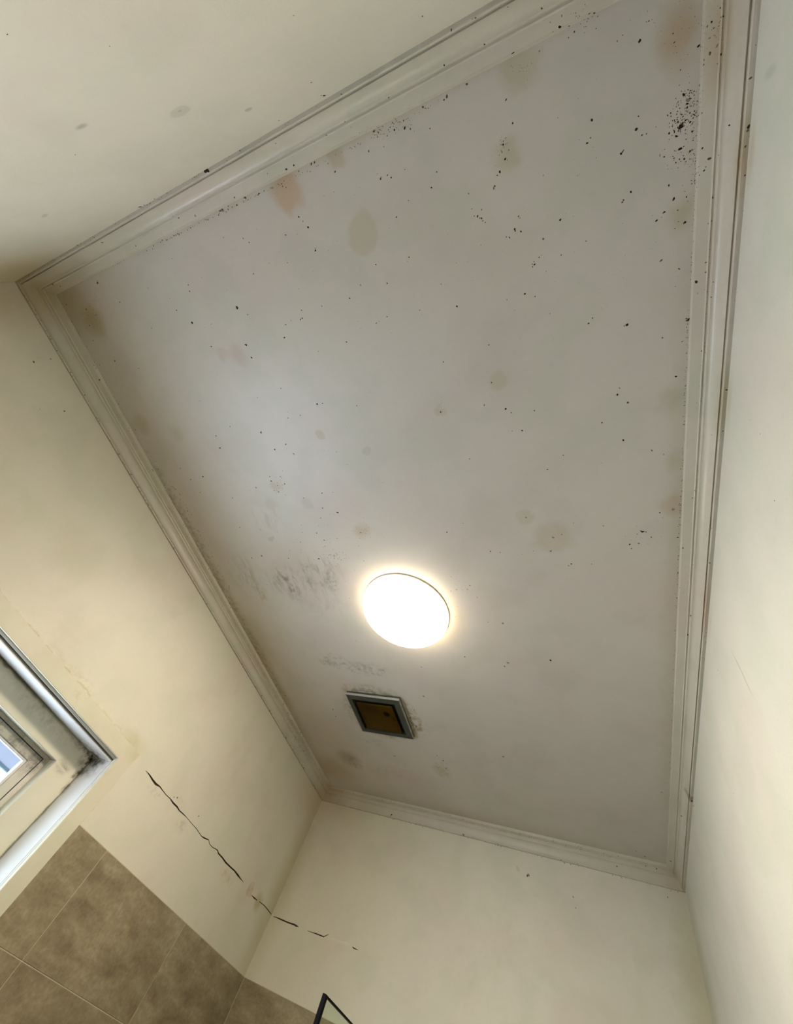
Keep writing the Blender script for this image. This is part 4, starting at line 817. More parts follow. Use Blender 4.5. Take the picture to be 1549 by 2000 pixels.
2604, 130, 19271, 3658, 119, 18756, 4005, 103, 18667, 907, 93, 18738, 1043, 94, 19376, 1270, 115, 16875, 713, 191, 12002, 776, 181, 3905, 22176, 651,
9686, 20185, 557, 9551, 25818, 550, 6648, 25549, 578, 8908, 21301, 435, 8690, 22603, 899, 19295, 23961, 189, 19344, 2462, 104, 19368, 2196, 75, 19347,
2433, 112, 19343, 2344, 83, 19382, 2626, 65, 19407, 2475, 118, 19387, 2305, 92, 19274, 2476, 112, 19304, 2483, 141, 19290, 2024, 58, 19262, 2551, 89,
19335, 2276, 79, 19261, 2619, 128, 19367, 2273, 112, 19281, 2560, 101, 19299, 2290, 130, 19211, 2362, 93, 19244, 2294, 69, 19260, 2213, 81, 19454,
2596, 135, 19111, 2743, 80, 19356, 2504, 48, 19173, 2847, 102, 18884, 3025, 102, 19091, 2358, 65, 19017, 2879, 65, 19210, 2823, 85, 19300, 2651, 84,
19177, 3112, 90, 19010, 2612, 54, 19207, 2571, 57, 19325, 2927, 60, 19082, 2406, 95, 19420, 2374, 73, 19344, 2674, 73, 19421, 2989, 65, 19424, 2846,
105, 19362, 2600, 48, 19406, 2862, 102, 19383, 2593, 70, 19308, 2540, 80, 19370, 2760, 90, 19447, 3136, 65, 19456, 2574, 92, 19422, 2720, 71, 19321,
2795, 54, 19280, 2259, 57, 19405, 2717, 112, 19396, 2726, 62, 19462, 2671, 62, 19380, 3396, 97, 19373, 3274, 86, 19189, 3390, 59, 19059, 3123, 64,
19335, 3149, 87, 19298, 3325, 113, 19082, 3321, 78, 19308, 3304, 76, 19035, 1711, 37, 19318, 1641, 48, 19338, 1392, 75, 19245, 1529, 43, 19143, 985,
82, 19062, 1522, 80, 19293, 1125, 59, 18884, 1256, 81, 19191, 1611, 63, 19074, 1617, 60, 19433, 1919, 37, 19035, 1483, 85, 19164, 1574, 56, 18774,
1103, 87, 19206, 993, 87, 19154, 1039, 49, 19172, 1522, 40, 19399, 1807, 50, 19184, 1481, 63, 19169, 1706, 44, 19029, 1031, 69, 19466, 1856, 55,
19458, 1710, 40, 19316, 1147, 79, 19147, 1110, 56, 19254, 1559, 46, 18795, 1153, 62, 19438, 3331, 111, 19462, 3617, 85, 19461, 3552, 95, 19433, 3535,
105, 19463, 3375, 119, 19431, 3285, 96, 19442, 3206, 73, 19458, 3663, 73, 13919, 738, 83, 13862, 787, 82, 14211, 961, 103, 13834, 668, 66, 13794, 838,
112, 14138, 813, 111, 13986, 789, 68, 14047, 706, 80, 14132, 705, 59, 14175, 835, 122, 14069, 829, 98, 13616, 600, 96, 14104, 850, 92, 13462, 660, 75,
13375, 657, 119, 13489, 670, 79, 13264, 671, 111, 16135, 1855, 55, 15997, 1878, 58, 16064, 1764, 68, 16064, 1855, 96, 15959, 1925, 84, 16035, 1910,
74, 16001, 1899, 77, 15999, 1717, 69, 16619, 1031, 76, 16348, 711, 89, 16611, 899, 84, 16363, 745, 81, 16534, 818, 74, 16374, 805, 90, 16573, 834, 64,
16543, 873, 49, 16637, 830, 80, 16710, 813, 85, 16339, 716, 73, 16548, 720, 45, 16557, 875, 75, 10931, 935, 53, 10512, 703, 99, 10672, 726, 55, 10702,
667, 77, 10792, 860, 62, 10738, 801, 62, 10817, 911, 70, 1579, 1529, 176, 1318, 1643, 80, 1844, 1725, 167, 1549, 1507, 169, 1639, 1814, 81, 1149,
1872, 181, 1522, 1439, 155, 1689, 1661, 177, 1862, 2021, 108, 2171, 1781, 144, 2122, 1192, 122, 1844, 1780, 135, 2180, 1322, 134, 1836, 1375, 92,
6444, 11564, 104, 5086, 10317, 114, 8120, 11971, 179, 5233, 11075, 212, 7811, 11378, 194, 9106, 11730, 198, 9481, 11446, 113, 7139, 12802, 179, 6355,
11269, 170, 9428, 9882, 107, 5617, 16238, 190, 9009, 10464, 120, 8318, 12640, 127, 9829, 10952, 141, 6319, 11897, 187, 8355, 10248, 124, 8665, 11324,
117, 8534, 10277, 86, 8314, 13224, 123, 7892, 13443, 139, 6974, 11870, 186, 5555, 10835, 173, 8332, 12307, 156, 8601, 10554, 88, 9198, 13104, 143,
6628, 8506, 149, 6529, 8834, 98, 6717, 9266, 189, 6754, 8694, 106, 6764, 8642, 167, 6325, 9172, 179, 6559, 8955, 194, 6416, 9049, 175, 9726, 10827,
118, 9466, 11155, 151, 9823, 11020, 111, 9675, 10721, 108, 9447, 11035, 98, 9301, 10948, 88, 9730, 10527, 150, 9993, 10981, 143, 9096, 11053, 153,
9392, 10940, 130, 9704, 10961, 85, 9320, 11188, 121, 9242, 10901, 87, 9859, 10546, 94, 9429, 11199, 107, 6948, 13755, 218, 7492, 11879, 148, 4794,
12905, 223, 3620, 13588, 226, 5559, 14197, 173, 5985, 13390, 194, 3817, 14043, 108, 4565, 13972, 159, 5896, 10100, 142, 6839, 13375, 128, 5935, 13894,
217, 9006, 13759, 144, 3152, 12195, 208, 4000, 14827, 106, 3606, 15169, 176, 6103, 15742, 217, 3386, 15167, 145, 4771, 16387, 163, 5173, 13896, 149,
5658, 12960, 188, 7863, 11525, 188, 3849, 14486, 124, 6873, 12200, 100, 6395, 13866, 210, 7085, 14644, 124, 8032, 13377, 142, 4793, 12341, 120, 7792,
12236, 185, 3915, 14106, 174, 6369, 13995, 167, 5727, 13082, 92, 6797, 12291, 180, 6800, 12957, 159, 5339, 13454, 115, 7773, 14333, 206, 4741, 14476,
147, 4532, 13534, 151, 3397, 14528, 144, 3801, 13796, 170, 3554, 14417, 198, 9116, 26015, 236, 9041, 25459, 249, 9555, 26860, 168, 9067, 25999, 260,
9601, 25787, 251, 8970, 27655, 292, 9315, 26874, 175, 9353, 25009, 209, 9097, 25479, 284, 9063, 26075, 181, 9355, 25407, 209, 9929, 25153, 252, 9140,
25978, 165, 9698, 25318, 261, 9072, 26389, 185, 9079, 25134, 206, 18473, 12414, 74, 18939, 11711, 75, 18399, 11568, 84, 18521, 11950, 120, 19028,
11770, 67, 18687, 12166, 120, 16750, 2646, 76, 15894, 1887, 52, 17279, 3540, 84, 16468, 3266, 62, 17924, 4828, 59, 17138, 3452, 82, 19198, 5171, 75,
17723, 4887, 51, 15844, 4537, 65, 19043, 1815, 73, 17734, 5114, 68, 17638, 3801, 62, 18867, 3753, 44, 16853, 3594, 52, 17824, 1497, 76, 17026, 3526,
82, 17606, 3701, 48, 17252, 4215, 91, 16223, 3843, 50, 16649, 5952, 78, 16050, 2169, 86, 18314, 6809, 64, 18751, 4609, 77, 19251, 5265, 62, 14889,
3728, 96, 17348, 2561, 67, 16038, 3098, 58, 13330, 5538, 89, 14534, 3035, 84, 12182, 5470, 58, 11095, 2986, 57, 9531, 3382, 63, 13491, 4558, 91, 8758,
1213, 57, 9686, 8379, 98, 11047, 4681, 108, 14365, 1959, 71, 13576, 4298, 83, 1545, 5433, 124, 13184, 1138, 55, 14428, 2593, 77, 12726, 4972, 74,
9339, 3086, 56, 10735, 2744, 102, 12422, 3065, 59, 13451, 1892, 52, 11783, 8754, 89, 12475, 1570, 79, 13077, 3622, 95, 11765, 5186, 55, 8668, 4310,
91, 13349, 2944, 73, 8714, 3796, 64, 8121, 4052, 92, 13748, 2374, 45, 14927, 4142, 94, 13159, 7395, 96, 11372, 2439, 94, 8845, 5155, 79, 11424, 1817,
69, 8349, 1678, 87, 6252, 2646, 93, 9486, 2176, 106, 4272, 4328, 109, 16320, 3150, 58, 12693, 3957, 73, 10945, 6973, 97, 15452, 9396, 92, 11009, 970,
85, 17668, 602, 108, 17663, 698, 108, 17664, 773, 101, 12715, 13464, 139, 12650, 13386, 114, 13294, 14031, 92, 12477, 13699, 124, 12376, 13342, 79,
12242, 14150, 105, 12420, 14695, 117, 12403, 14055, 79, 12945, 13497, 90, 7982, 653, 148, 8220, 678, 202, 7965, 654, 212, 10331, 705, 183, 10277, 693,
189, 6850, 679, 235, 7686, 643, 233, 10339, 702, 85, 9273, 664, 99, 6474, 659, 188, 10230, 703, 100, 10028, 695, 103, 9353, 693, 103, 9604, 685, 90,
9513, 688, 148, 7924, 638, 222, 10336, 689, 148, 9020, 694, 101, 9512, 688, 155, 13173, 716, 65, 14014, 702, 90, 13769, 715, 135, 10784, 747, 142,
10877, 723, 120, 13951, 713, 92, 14835, 669, 97, 14026, 687, 107, 12916, 730, 148, 13214, 715, 128, 11916, 692, 87, 11422, 715, 98, 12420, 701, 113,
11738, 718, 157, 12947, 715, 75, 12775, 731, 128, 14395, 706, 109, 14085, 705, 132, 14819, 692, 56, 13440, 732, 151, 14484, 672, 81, 14575, 706, 111,
12255, 691, 150, 12654, 699, 143, 12915, 707, 80, 5453, 676, 80, 5288, 682, 99, 5709, 669, 105, 19467, 5140, 71, 19483, 2627, 73, 19479, 4233, 109,
19478, 1700, 75, 19459, 2951, 53, 19461, 4992, 82, 19470, 5395, 73, 19461, 4390, 90, 19477, 3457, 101, 19467, 3406, 82, 19477, 3990, 88, 19468, 5130,
95, 19451, 8655, 105, 19413, 11903, 96, 19477, 6810, 101, 19450, 11041, 142, 19483, 9891, 115, 19440, 8172, 100, 19455, 10689, 96, 19453, 9691, 110,
19448, 11688, 74, 19466, 6584, 117, 19424, 11626, 164, 19435, 7313, 115, 19446, 6192, 123, 19450, 9451, 108, 19434, 12890, 104, 19475, 8355, 94,
19468, 13015, 110, 19451, 8070, 86, 19438, 10416, 84, 19446, 13140, 95, 19442, 11176, 149, 19455, 9380, 138, 19471, 13746, 111, 19447, 13301, 135,
19454, 6298, 128, 19448, 10075, 128, 19463, 13685, 176, 19451, 9974, 84, 19444, 7501, 101, 19469, 11226, 168, 19446, 8647, 150, 19454, 7990, 113,
19425, 10918, 125, 19449, 8659, 132, 19441, 13360, 141, 19445, 6281, 90, 19469, 17884, 175, 19455, 18255, 178, 19465, 20712, 126, 19474, 15502, 110,
19426, 15093, 145, 19479, 15820, 160, 19443, 16962, 162, 19443, 19988, 143, 19464, 22953, 179, 19447, 15347, 137, 19444, 18795, 153, 19439, 15511,
142, 19437, 22975, 114, 19460, 14577, 149, 19428, 24938, 107, 19472, 19734, 86, 19442, 16659, 118, 19462, 19952, 186, 19430, 21707, 179, 19467, 20634,
157, 19456, 22847, 174, 19408, 14025, 132, 19482, 24756, 195, 19472, 18466, 82, 19438, 15936, 76, 730, 2835, 148, 647, 7098, 263, 625, 5179, 128, 661,
6030, 138, 741, 22273, 235, 681, 2383, 215, 659, 881, 126, 612, 22764, 166, 622, 4269, 163, 638, 10522, 277, 608, 3823, 199, 681, 10000, 222, 803,
10388, 227, 735, 9868, 131, 662, 4557, 226, 852, 6819, 268, 624, 1909, 217, 778, 14625, 234, 972, 7073, 187, 775, 2222, 123, 649, 1981, 187, 650,
17181, 314, 625, 2760, 120, 609, 11886, 175, 696, 29449, 403, 725, 16064, 239, 833, 9383, 278, 1156, 10801, 227, 1200, 10484, 321, 1091, 10418, 154,
1033, 9464, 218, 818, 8309, 159, 1307, 12563, 229, 1263, 13636, 347, 1236, 12449, 267, 1327, 9704, 226, 972, 13563, 281, 1229, 10551, 298, 1348,
11309, 206, 1251, 11713, 173, 1155, 9793, 242, 1081, 10042, 141, 1132, 13854, 291, 1006, 10733, 194, 1299, 8644, 305, 1065, 10370, 257, 1222, 12728,
163, 1277, 10961, 242, 1173, 8870, 255, 1175, 13084, 329, 1245, 9042, 159, 1114, 8245, 278, 1227, 9478, 314, 1018, 11244, 273, 1153, 8398, 303, 1154,
8298, 224, 1205, 11914, 332, 1115, 10914, 184, 1164, 13772, 239, 957, 9829, 226, 935, 11285, 144, 1318, 8696, 155, 1000, 12822, 273, 1247, 11053, 156,
1310, 9169, 244, 1224, 13701, 206, 1217, 10729, 196, 919, 8664, 308, 912, 10011, 297, 1263, 9312, 285, 930, 7987, 222, 1093, 8061, 138, 4401, 30351,
202],
    ],
    'L': [
        [549, 3549, 28372, 77, 305],
        [6, 7233, 27794, 87, 341, 586, 7364, 28428, 8, 268, 556, 17416, 28374, 77, 243, 567, 18266, 28376, 77, 209, 578, 22922, 28379, 77, 371, 425, 24678,
28343, 77, 242, 476, 23239, 28355, 77, 153, 590, 12576, 28455, 8, 261, 588, 23106, 28446, 8, 296, 591, 18988, 28463, 8, 268, 587, 7420, 28434, 8, 226,
546, 23595, 28371, 77, 345, 594, 3076, 28483, 8, 108, 588, 3024, 28445, 8, 208, 590, 24824, 28454, 8, 382, 85, 24503, 27816, 22, 221, 82, 29346,
27810, 22, 332, 40, 14187, 27796, 87, 292, 72, 15241, 27798, 87, 297, 77, 6704, 27798, 87, 185, 91, 16034, 27852, 1, 179, 62, 4797, 27797, 87, 208,
90, 3919, 27829, 22, 237, 91, 12813, 27832, 1, 209, 55, 17689, 27797, 87, 213, 62, 18302, 27797, 87, 349, 69, 3198, 27798, 87, 148, 46, 6120, 27796,
87, 198, 20, 1347, 27795, 87, 231, 80, 1057, 27803, 22, 194, 86, 7833, 27818, 22, 275, 91, 20808, 27838, 1, 342, 47, 20882, 27796, 87, 253, 71, 856,
27798, 87, 130, 91, 17088, 27861, 1, 184, 46, 6309, 27796, 87, 248, 90, 14201, 27828, 22, 250, 91, 4176, 27830, 22, 186, 81, 24467, 27807, 22, 393,
49, 20870, 27796, 87, 179, 79, 22676, 27802, 22, 313, 9, 24947, 27794, 87, 185, 91, 9850, 27831, 1, 217, 86, 13981, 27817, 22, 132, 34, 3043, 27796,
87, 119, 74, 25629, 27798, 87, 371, 91, 7247, 27832, 1, 222, 91, 20675, 27867, 1, 154, 85, 8682, 27816, 22, 235, 82, 2584, 27808, 22, 149, 36, 1781,
27796, 87, 210, 81, 1875, 27805, 22, 208, 86, 27462, 27818, 22, 408, 75, 439, 27798, 87, 209, 73, 14649, 27798, 87, 166, 58, 9545, 27797, 87, 272, 79,
2277, 27801, 22, 172, 75, 15636, 27798, 87, 188, 80, 22052, 27805, 22, 333, 91, 7566, 27863, 1, 145, 73, 17673, 27798, 87, 207, 91, 26489, 27842, 1,
211, 51, 1837, 27797, 87, 168, 45, 3122, 27796, 87, 149, 76, 8682, 27798, 87, 130, 74, 2658, 27798, 87, 153, 81, 8315, 27807, 22, 192, 7, 11545,
27794, 87, 195, 85, 3064, 27815, 22, 233, 88, 4830, 27824, 22, 179, 91, 18466, 27834, 1, 217, 80, 1211, 27803, 22, 147, 89, 1790, 27826, 22, 150, 84,
8605, 27814, 22, 211, 59, 7076, 27797, 87, 269, 35, 3500, 27796, 87, 164, 47, 21389, 27796, 87, 213, 28, 14938, 27795, 87, 191, 55, 13870, 27797, 87,
272, 89, 6336, 27825, 22, 271, 62, 22124, 27797, 87, 318, 85, 10886, 27817, 22, 236, 28, 10939, 27795, 87, 273, 89, 24533, 27826, 22, 225, 78, 2010,
27799, 22, 120, 83, 3195, 27810, 22, 125, 91, 9787, 27837, 1, 123, 91, 9767, 27839, 1, 135, 71, 8449, 27798, 87, 248, 56, 29596, 27797, 87, 430, 59,
18809, 27797, 87, 308, 91, 1258, 27847, 1, 143, 83, 27172, 27810, 22, 256, 29, 19592, 27795, 87, 215, 84, 7226, 27813, 22, 244, 71, 30897, 27798, 87,
294, 60, 550, 27797, 87, 167, 89, 26759, 27825, 22, 161, 26, 10022, 27795, 87, 195, 82, 20066, 27808, 22, 287, 91, 928, 27846, 1, 153, 86, 4940,
27819, 22, 186, 82, 10948, 27809, 22, 212],
        [311, 24973, 28225, 23, 542, 312, 26357, 28228, 23, 647, 587, 14835, 28433, 8, 206, 596, 8293, 28497, 8, 161, 490, 27245, 28358, 77, 206, 587, 10113,
28436, 8, 241, 532, 10684, 28368, 77, 131, 586, 14608, 28428, 8, 131, 584, 12411, 28415, 8, 166, 585, 5518, 28422, 8, 240, 585, 22190, 28424, 8, 292,
587, 8653, 28436, 8, 115, 589, 26994, 28453, 8, 264, 580, 22171, 28388, 8, 366, 591, 12994, 28467, 8, 240, 582, 10244, 28401, 8, 127, 469, 12175,
28353, 77, 210, 590, 3138, 28458, 8, 207, 443, 24123, 28347, 77, 212, 591, 25191, 28464, 8, 211, 594, 14992, 28484, 8, 151, 545, 15733, 28371, 77,
172, 595, 1282, 28495, 8, 165, 584, 5982, 28413, 8, 118, 589, 1027, 28452, 8, 162, 501, 23555, 28361, 77, 296, 595, 3520, 28493, 8, 106, 552, 28410,
28373, 77, 427, 592, 8399, 28471, 8, 165, 567, 5618, 28376, 77, 221, 586, 9160, 28427, 8, 125, 587, 14980, 28433, 8, 297, 400, 24381, 28337, 77, 155,
596, 7159, 28497, 8, 122, 585, 14597, 28423, 8, 146, 593, 10222, 28475, 8, 207, 589, 14938, 28449, 8, 160, 585, 9224, 28421, 8, 145, 585, 10877,
28425, 8, 132, 472, 27787, 28354, 77, 416, 588, 11447, 28442, 8, 220, 593, 4983, 28478, 8, 149, 554, 9225, 28373, 77, 167, 581, 21128, 28395, 8, 253,
380, 29290, 28332, 77, 216, 584, 10601, 28418, 8, 180, 38, 21541, 27796, 87, 308, 36, 26906, 27796, 87, 242, 81, 5749, 27807, 22, 180, 45, 20738,
27796, 87, 188, 87, 8251, 27821, 22, 259, 61, 6993, 27797, 87, 142, 72, 27386, 27798, 87, 359, 75, 7161, 27798, 87, 271, 86, 6775, 27818, 22, 237, 91,
8444, 27830, 22, 151, 85, 1599, 27816, 22, 204, 84, 617, 27812, 22, 197, 84, 2503, 27813, 22, 101, 28, 28533, 27795, 87, 282, 50, 20144, 27796, 87,
172, 80, 25223, 27804, 22, 395, 72, 19479, 27798, 87, 243, 32, 10349, 27795, 87, 284, 71, 12823, 27798, 87, 174, 85, 14620, 27816, 22, 141, 47, 923,
27796, 87, 117, 63, 2085, 27797, 87, 163, 84, 8908, 27814, 22, 200, 67, 5432, 27797, 87, 153, 76, 17609, 27798, 87, 298, 65, 15117, 27797, 87, 219,
54, 3158, 27797, 87, 178, 70, 24362, 27798, 87, 221, 83, 22287, 27811, 22, 315, 83, 20167, 27810, 22, 260, 59, 7796, 27797, 87, 175, 82, 8028, 27808,
22, 237, 61, 7009, 27797, 87, 118, 68, 462, 27797, 87, 128, 30, 3680, 27795, 87, 167],
    ],
    'R': [
        [19485, 2226, 28491, 8, 199, 19586, 3548, 28359, 77, 191, 19499, 3544, 28393, 8, 135, 19484, 3546, 28493, 8, 175, 19514, 3594, 28376, 77, 115, 19730,
4040, 28310, 75, 193, 19729, 4015, 28310, 75, 116, 19877, 3018, 28151, 38, 196, 19587, 1477, 28359, 77, 180, 19725, 1486, 28311, 75, 222, 19728, 1966,
28310, 75, 229, 20054, 3190, 27795, 87, 319, 19542, 5469, 28369, 77, 344, 20054, 7739, 27795, 87, 203, 20049, 8688, 27795, 87, 159, 19989, 8928,
27834, 1, 162, 19991, 11319, 27824, 22, 179, 20004, 12393, 27798, 87, 186, 19521, 12271, 28374, 77, 196, 20066, 23617, 27794, 87, 591, 19512, 2657,
28376, 77, 105, 19498, 2558, 28394, 8, 66],
        [19528, 12273, 28373, 77, 235, 19746, 15506, 28305, 75, 312, 19763, 14667, 28238, 23, 251, 19541, 3189, 28370, 77, 225, 19655, 3393, 28343, 77, 282,
19606, 3501, 28354, 77, 114, 19690, 4455, 28334, 77, 119, 19738, 4430, 28307, 75, 118, 19766, 3398, 28230, 23, 111, 19484, 2283, 28496, 8, 145, 19484,
2458, 28495, 8, 147, 19486, 2654, 28484, 8, 167, 19484, 2781, 28497, 8, 131, 19583, 1878, 28359, 77, 231, 20023, 2542, 27797, 87, 197, 20046, 3237,
27796, 87, 206, 20033, 3455, 27796, 87, 185, 19506, 1986, 28378, 77, 117, 19615, 1571, 28352, 77, 136, 19533, 1506, 28371, 77, 136, 19697, 1362,
28333, 77, 133, 20061, 3879, 27795, 87, 190, 19798, 5538, 28206, 75, 144, 19779, 5818, 28210, 80, 146, 19698, 6914, 28332, 77, 208, 19922, 8850,
28067, 20, 110, 19676, 10664, 28338, 77, 183, 19711, 10435, 28311, 24, 181, 19761, 12804, 28290, 1, 197, 19768, 14643, 28226, 23, 210, 19742, 15524,
28306, 75, 217, 19498, 13722, 28399, 8, 207, 19685, 5143, 28335, 77, 191, 19694, 5324, 28333, 77, 193, 19851, 25483, 28179, 48, 446, 19936, 23211,
28024, 15, 178, 19602, 29734, 28355, 77, 500, 19491, 2351, 28447, 8, 47, 19646, 3380, 28345, 77, 88, 19703, 1525, 28328, 24, 91, 19761, 2062, 28284,
1, 79, 19669, 1606, 28339, 77, 63, 19592, 1578, 28357, 77, 84, 19697, 2064, 28332, 77, 93, 19617, 1662, 28352, 77, 52, 19689, 1536, 28334, 77, 62,
19679, 1639, 28337, 77, 57, 19633, 1668, 28348, 77, 65, 19686, 1579, 28335, 77, 85, 19695, 1367, 28333, 77, 88, 19633, 1571, 28348, 77, 90, 19656,
1322, 28342, 77, 55, 19651, 1693, 28344, 77, 54, 19494, 3775, 28422, 8, 129, 19495, 3453, 28418, 8, 89, 19886, 5515, 28139, 34, 52, 19484, 2801,
28493, 8, 63, 19506, 1924, 28378, 77, 112, 19487, 5086, 28477, 8, 129, 19484, 3295, 28494, 8, 75, 19505, 2964, 28378, 77, 66, 19490, 3539, 28455, 8,
126, 19496, 2922, 28411, 8, 54, 19485, 4321, 28488, 8, 56, 19488, 3039, 28469, 8, 111, 19490, 3023, 28455, 8, 80, 19485, 3731, 28487, 8, 51, 19485,
4139, 28489, 8, 130, 19484, 4070, 28498, 8, 99, 19499, 1571, 28389, 8, 91, 19490, 1724, 28455, 8, 105, 19493, 3205, 28434, 8, 87, 19503, 3068, 28378,
77, 56, 19486, 1534, 28479, 8, 63, 19485, 3116, 28490, 8, 80, 19484, 2340, 28496, 8, 115, 19493, 1663, 28430, 8, 83, 19492, 3078, 28441, 8, 59, 19484,
2889, 28493, 8, 85, 19495, 1885, 28419, 8, 51, 19490, 3242, 28455, 8, 69, 19493, 1464, 28434, 8, 86, 19492, 2115, 28441, 8, 80, 19491, 1489, 28447, 8,
88, 19496, 2485, 28408, 8, 115, 19501, 3456, 28379, 77, 100, 19484, 4876, 28492, 8, 80, 19492, 3686, 28438, 8, 58, 19486, 4305, 28482, 8, 93, 19488,
4694, 28466, 8, 132, 19494, 2434, 28428, 8, 96, 19485, 3905, 28490, 8, 72, 19485, 22375, 28487, 8, 112, 19487, 20821, 28474, 8, 154, 19486, 22818,
28483, 8, 201, 19484, 23358, 28492, 8, 196, 19731, 5704, 28309, 75, 95, 19706, 7229, 28322, 24, 71, 19762, 10076, 28242, 1, 95, 19735, 6139, 28308,
75, 87, 19730, 10460, 28310, 75, 99, 19716, 8057, 28300, 24, 98, 19662, 8101, 28341, 77, 68, 19707, 5198, 28320, 24, 58, 19712, 5293, 28308, 24, 61,
19705, 13564, 28323, 24, 60, 19707, 13040, 28320, 24, 62, 19697, 7009, 28333, 77, 68, 19719, 7684, 28293, 24, 80, 19667, 15268, 28340, 77, 74, 19681,
13484, 28336, 77, 114, 19715, 10642, 28301, 24, 108, 19732, 10981, 28309, 75, 66, 19742, 9713, 28306, 75, 71, 19761, 5948, 28265, 1, 44, 19701, 10670,
28332, 77, 73, 19704, 5882, 28326, 24, 80, 19736, 4926, 28308, 75, 83, 19727, 5049, 28310, 75, 88, 19704, 16160, 28325, 24, 97, 19736, 12130, 28308,
75, 67, 19703, 8857, 28328, 24, 51, 19757, 6964, 28302, 75, 78, 20070, 4207, 27794, 87, 50, 20060, 5726, 27795, 87, 73, 20036, 15059, 27796, 87, 118,
20056, 4190, 27795, 87, 57, 20079, 4565, 27794, 87, 41, 20057, 12587, 27795, 87, 108, 20060, 15293, 27795, 87, 150, 20058, 13654, 27795, 87, 89,
20052, 6466, 27795, 87, 48, 20052, 16356, 27795, 87, 71, 20058, 2151, 27795, 87, 80, 20075, 3328, 27794, 87, 81, 20006, 15940, 27798, 87, 156, 20061,
14899, 27795, 87, 107],
        [19568, 1673, 28363, 77, 160, 19680, 1820, 28337, 77, 205, 19578, 5698, 28361, 77, 149, 19604, 3422, 28355, 77, 79, 19488, 1937, 28467, 8, 85, 19649,
1836, 28344, 77, 60, 19710, 1949, 28313, 24, 61, 19555, 1393, 28366, 77, 61, 19660, 1418, 28341, 77, 76, 19738, 1783, 28307, 75, 68, 19702, 1631,
28331, 24, 68, 19711, 1323, 28310, 24, 79, 19653, 1918, 28343, 77, 57, 19730, 1634, 28310, 75, 90, 19649, 1117, 28344, 77, 54, 19711, 1390, 28311, 24,
69, 19641, 1677, 28346, 77, 100, 19692, 1550, 28334, 77, 72, 19700, 1752, 28332, 77, 85, 19538, 1789, 28370, 77, 82, 19519, 1594, 28375, 77, 50,
19750, 1899, 28304, 75, 55, 19667, 1708, 28340, 77, 73, 19710, 1706, 28312, 24, 89, 19702, 1486, 28330, 24, 70, 19630, 1506, 28348, 77, 52, 19658,
1716, 28342, 77, 55, 19752, 1569, 28304, 75, 65, 19778, 1948, 28210, 80, 53, 19761, 1526, 28274, 1, 52, 19615, 1239, 28352, 77, 45, 19487, 3825,
28473, 8, 123, 19714, 4235, 28304, 24, 48, 20048, 4593, 27795, 87, 50, 19485, 2416, 28491, 8, 70, 19487, 2529, 28472, 8, 117, 19494, 3314, 28426, 8,
97, 19495, 1841, 28421, 8, 49, 19492, 1763, 28439, 8, 47, 19492, 1398, 28439, 8, 64, 19499, 1494, 28387, 8, 64, 19491, 2627, 28448, 8, 112, 19490,
2030, 28456, 8, 71, 19489, 2543, 28459, 8, 115, 19487, 2640, 28477, 8, 79, 19496, 3033, 28410, 8, 61, 19488, 2750, 28464, 8, 101, 19492, 2716, 28439,
8, 52, 19489, 1579, 28457, 8, 50, 19490, 2796, 28456, 8, 97, 19487, 3843, 28472, 8, 83, 19495, 1820, 28415, 8, 58, 19492, 2350, 28437, 8, 57, 19484,
4114, 28498, 8, 59, 19492, 2987, 28441, 8, 72, 19489, 2567, 28463, 8, 117, 19504, 2339, 28378, 77, 80, 19491, 2480, 28448, 8, 57, 19484, 9070, 28497,
8, 155, 19484, 14170, 28496, 8, 88, 19487, 16300, 28471, 8, 151, 19488, 18966, 28469, 8, 100, 19487, 21478, 28471, 8, 101, 19486, 16762, 28480, 8, 90,
19747, 6750, 28305, 75, 101, 19686, 8235, 28335, 77, 56, 19710, 4623, 28311, 24, 71, 19718, 10007, 28295, 24, 115, 19708, 6316, 28317, 24, 94, 19701,
12113, 28332, 77, 80, 19692, 5656, 28334, 77, 90, 19756, 9900, 28303, 75, 83, 19665, 15777, 28340, 77, 74, 19761, 14008, 28289, 1, 137, 19719, 6330,
28291, 24, 79, 19728, 14526, 28310, 75, 116, 19741, 8066, 28307, 75, 90, 19749, 5439, 28304, 75, 86, 19739, 10850, 28307, 75, 120, 19692, 7715, 28334,
77, 101, 19719, 6632, 28293, 24, 74, 19740, 5935, 28307, 75, 82, 19744, 5493, 28306, 75, 44, 19708, 13225, 28318, 24, 89, 19708, 11748, 28316, 24, 67,
19715, 5681, 28301, 24, 47, 19753, 6824, 28303, 75, 100, 19727, 13091, 28310, 75, 114, 19693, 12408, 28334, 77, 122, 19711, 4575, 28309, 24, 43,
19747, 11084, 28305, 75, 100, 19762, 5790, 28255, 1, 51, 19704, 5952, 28326, 24, 70, 19734, 10176, 28309, 75, 107, 19690, 9035, 28334, 77, 79, 19734,
14748, 28308, 75, 116, 19752, 5174, 28304, 75, 94, 20067, 5945, 27794, 87, 82, 20055, 4154, 27795, 87, 75, 20079, 14745, 27794, 87, 148, 20056, 7942,
27795, 87, 112, 20079, 3220, 27794, 87, 56, 20079, 2563, 27794, 87, 71, 20035, 10099, 27796, 87, 64, 20074, 4921, 27794, 87, 59, 20056, 8891, 27795,
87, 62, 20043, 6997, 27796, 87, 71, 20060, 17857, 27795, 87, 77, 20051, 6449, 27795, 87, 46, 20063, 9601, 27795, 87, 65, 20071, 7180, 27794, 87, 56,
20003, 16090, 27798, 87, 69, 19990, 16434, 27828, 22, 101, 20028, 7698, 27797, 87, 96, 20030, 10444, 27796, 87, 98, 20070, 2705, 27794, 87, 43],
    ],
    'r': [
        [9091, 25102, 165, 23692, 27672, 412, 30925, 27757, 636],
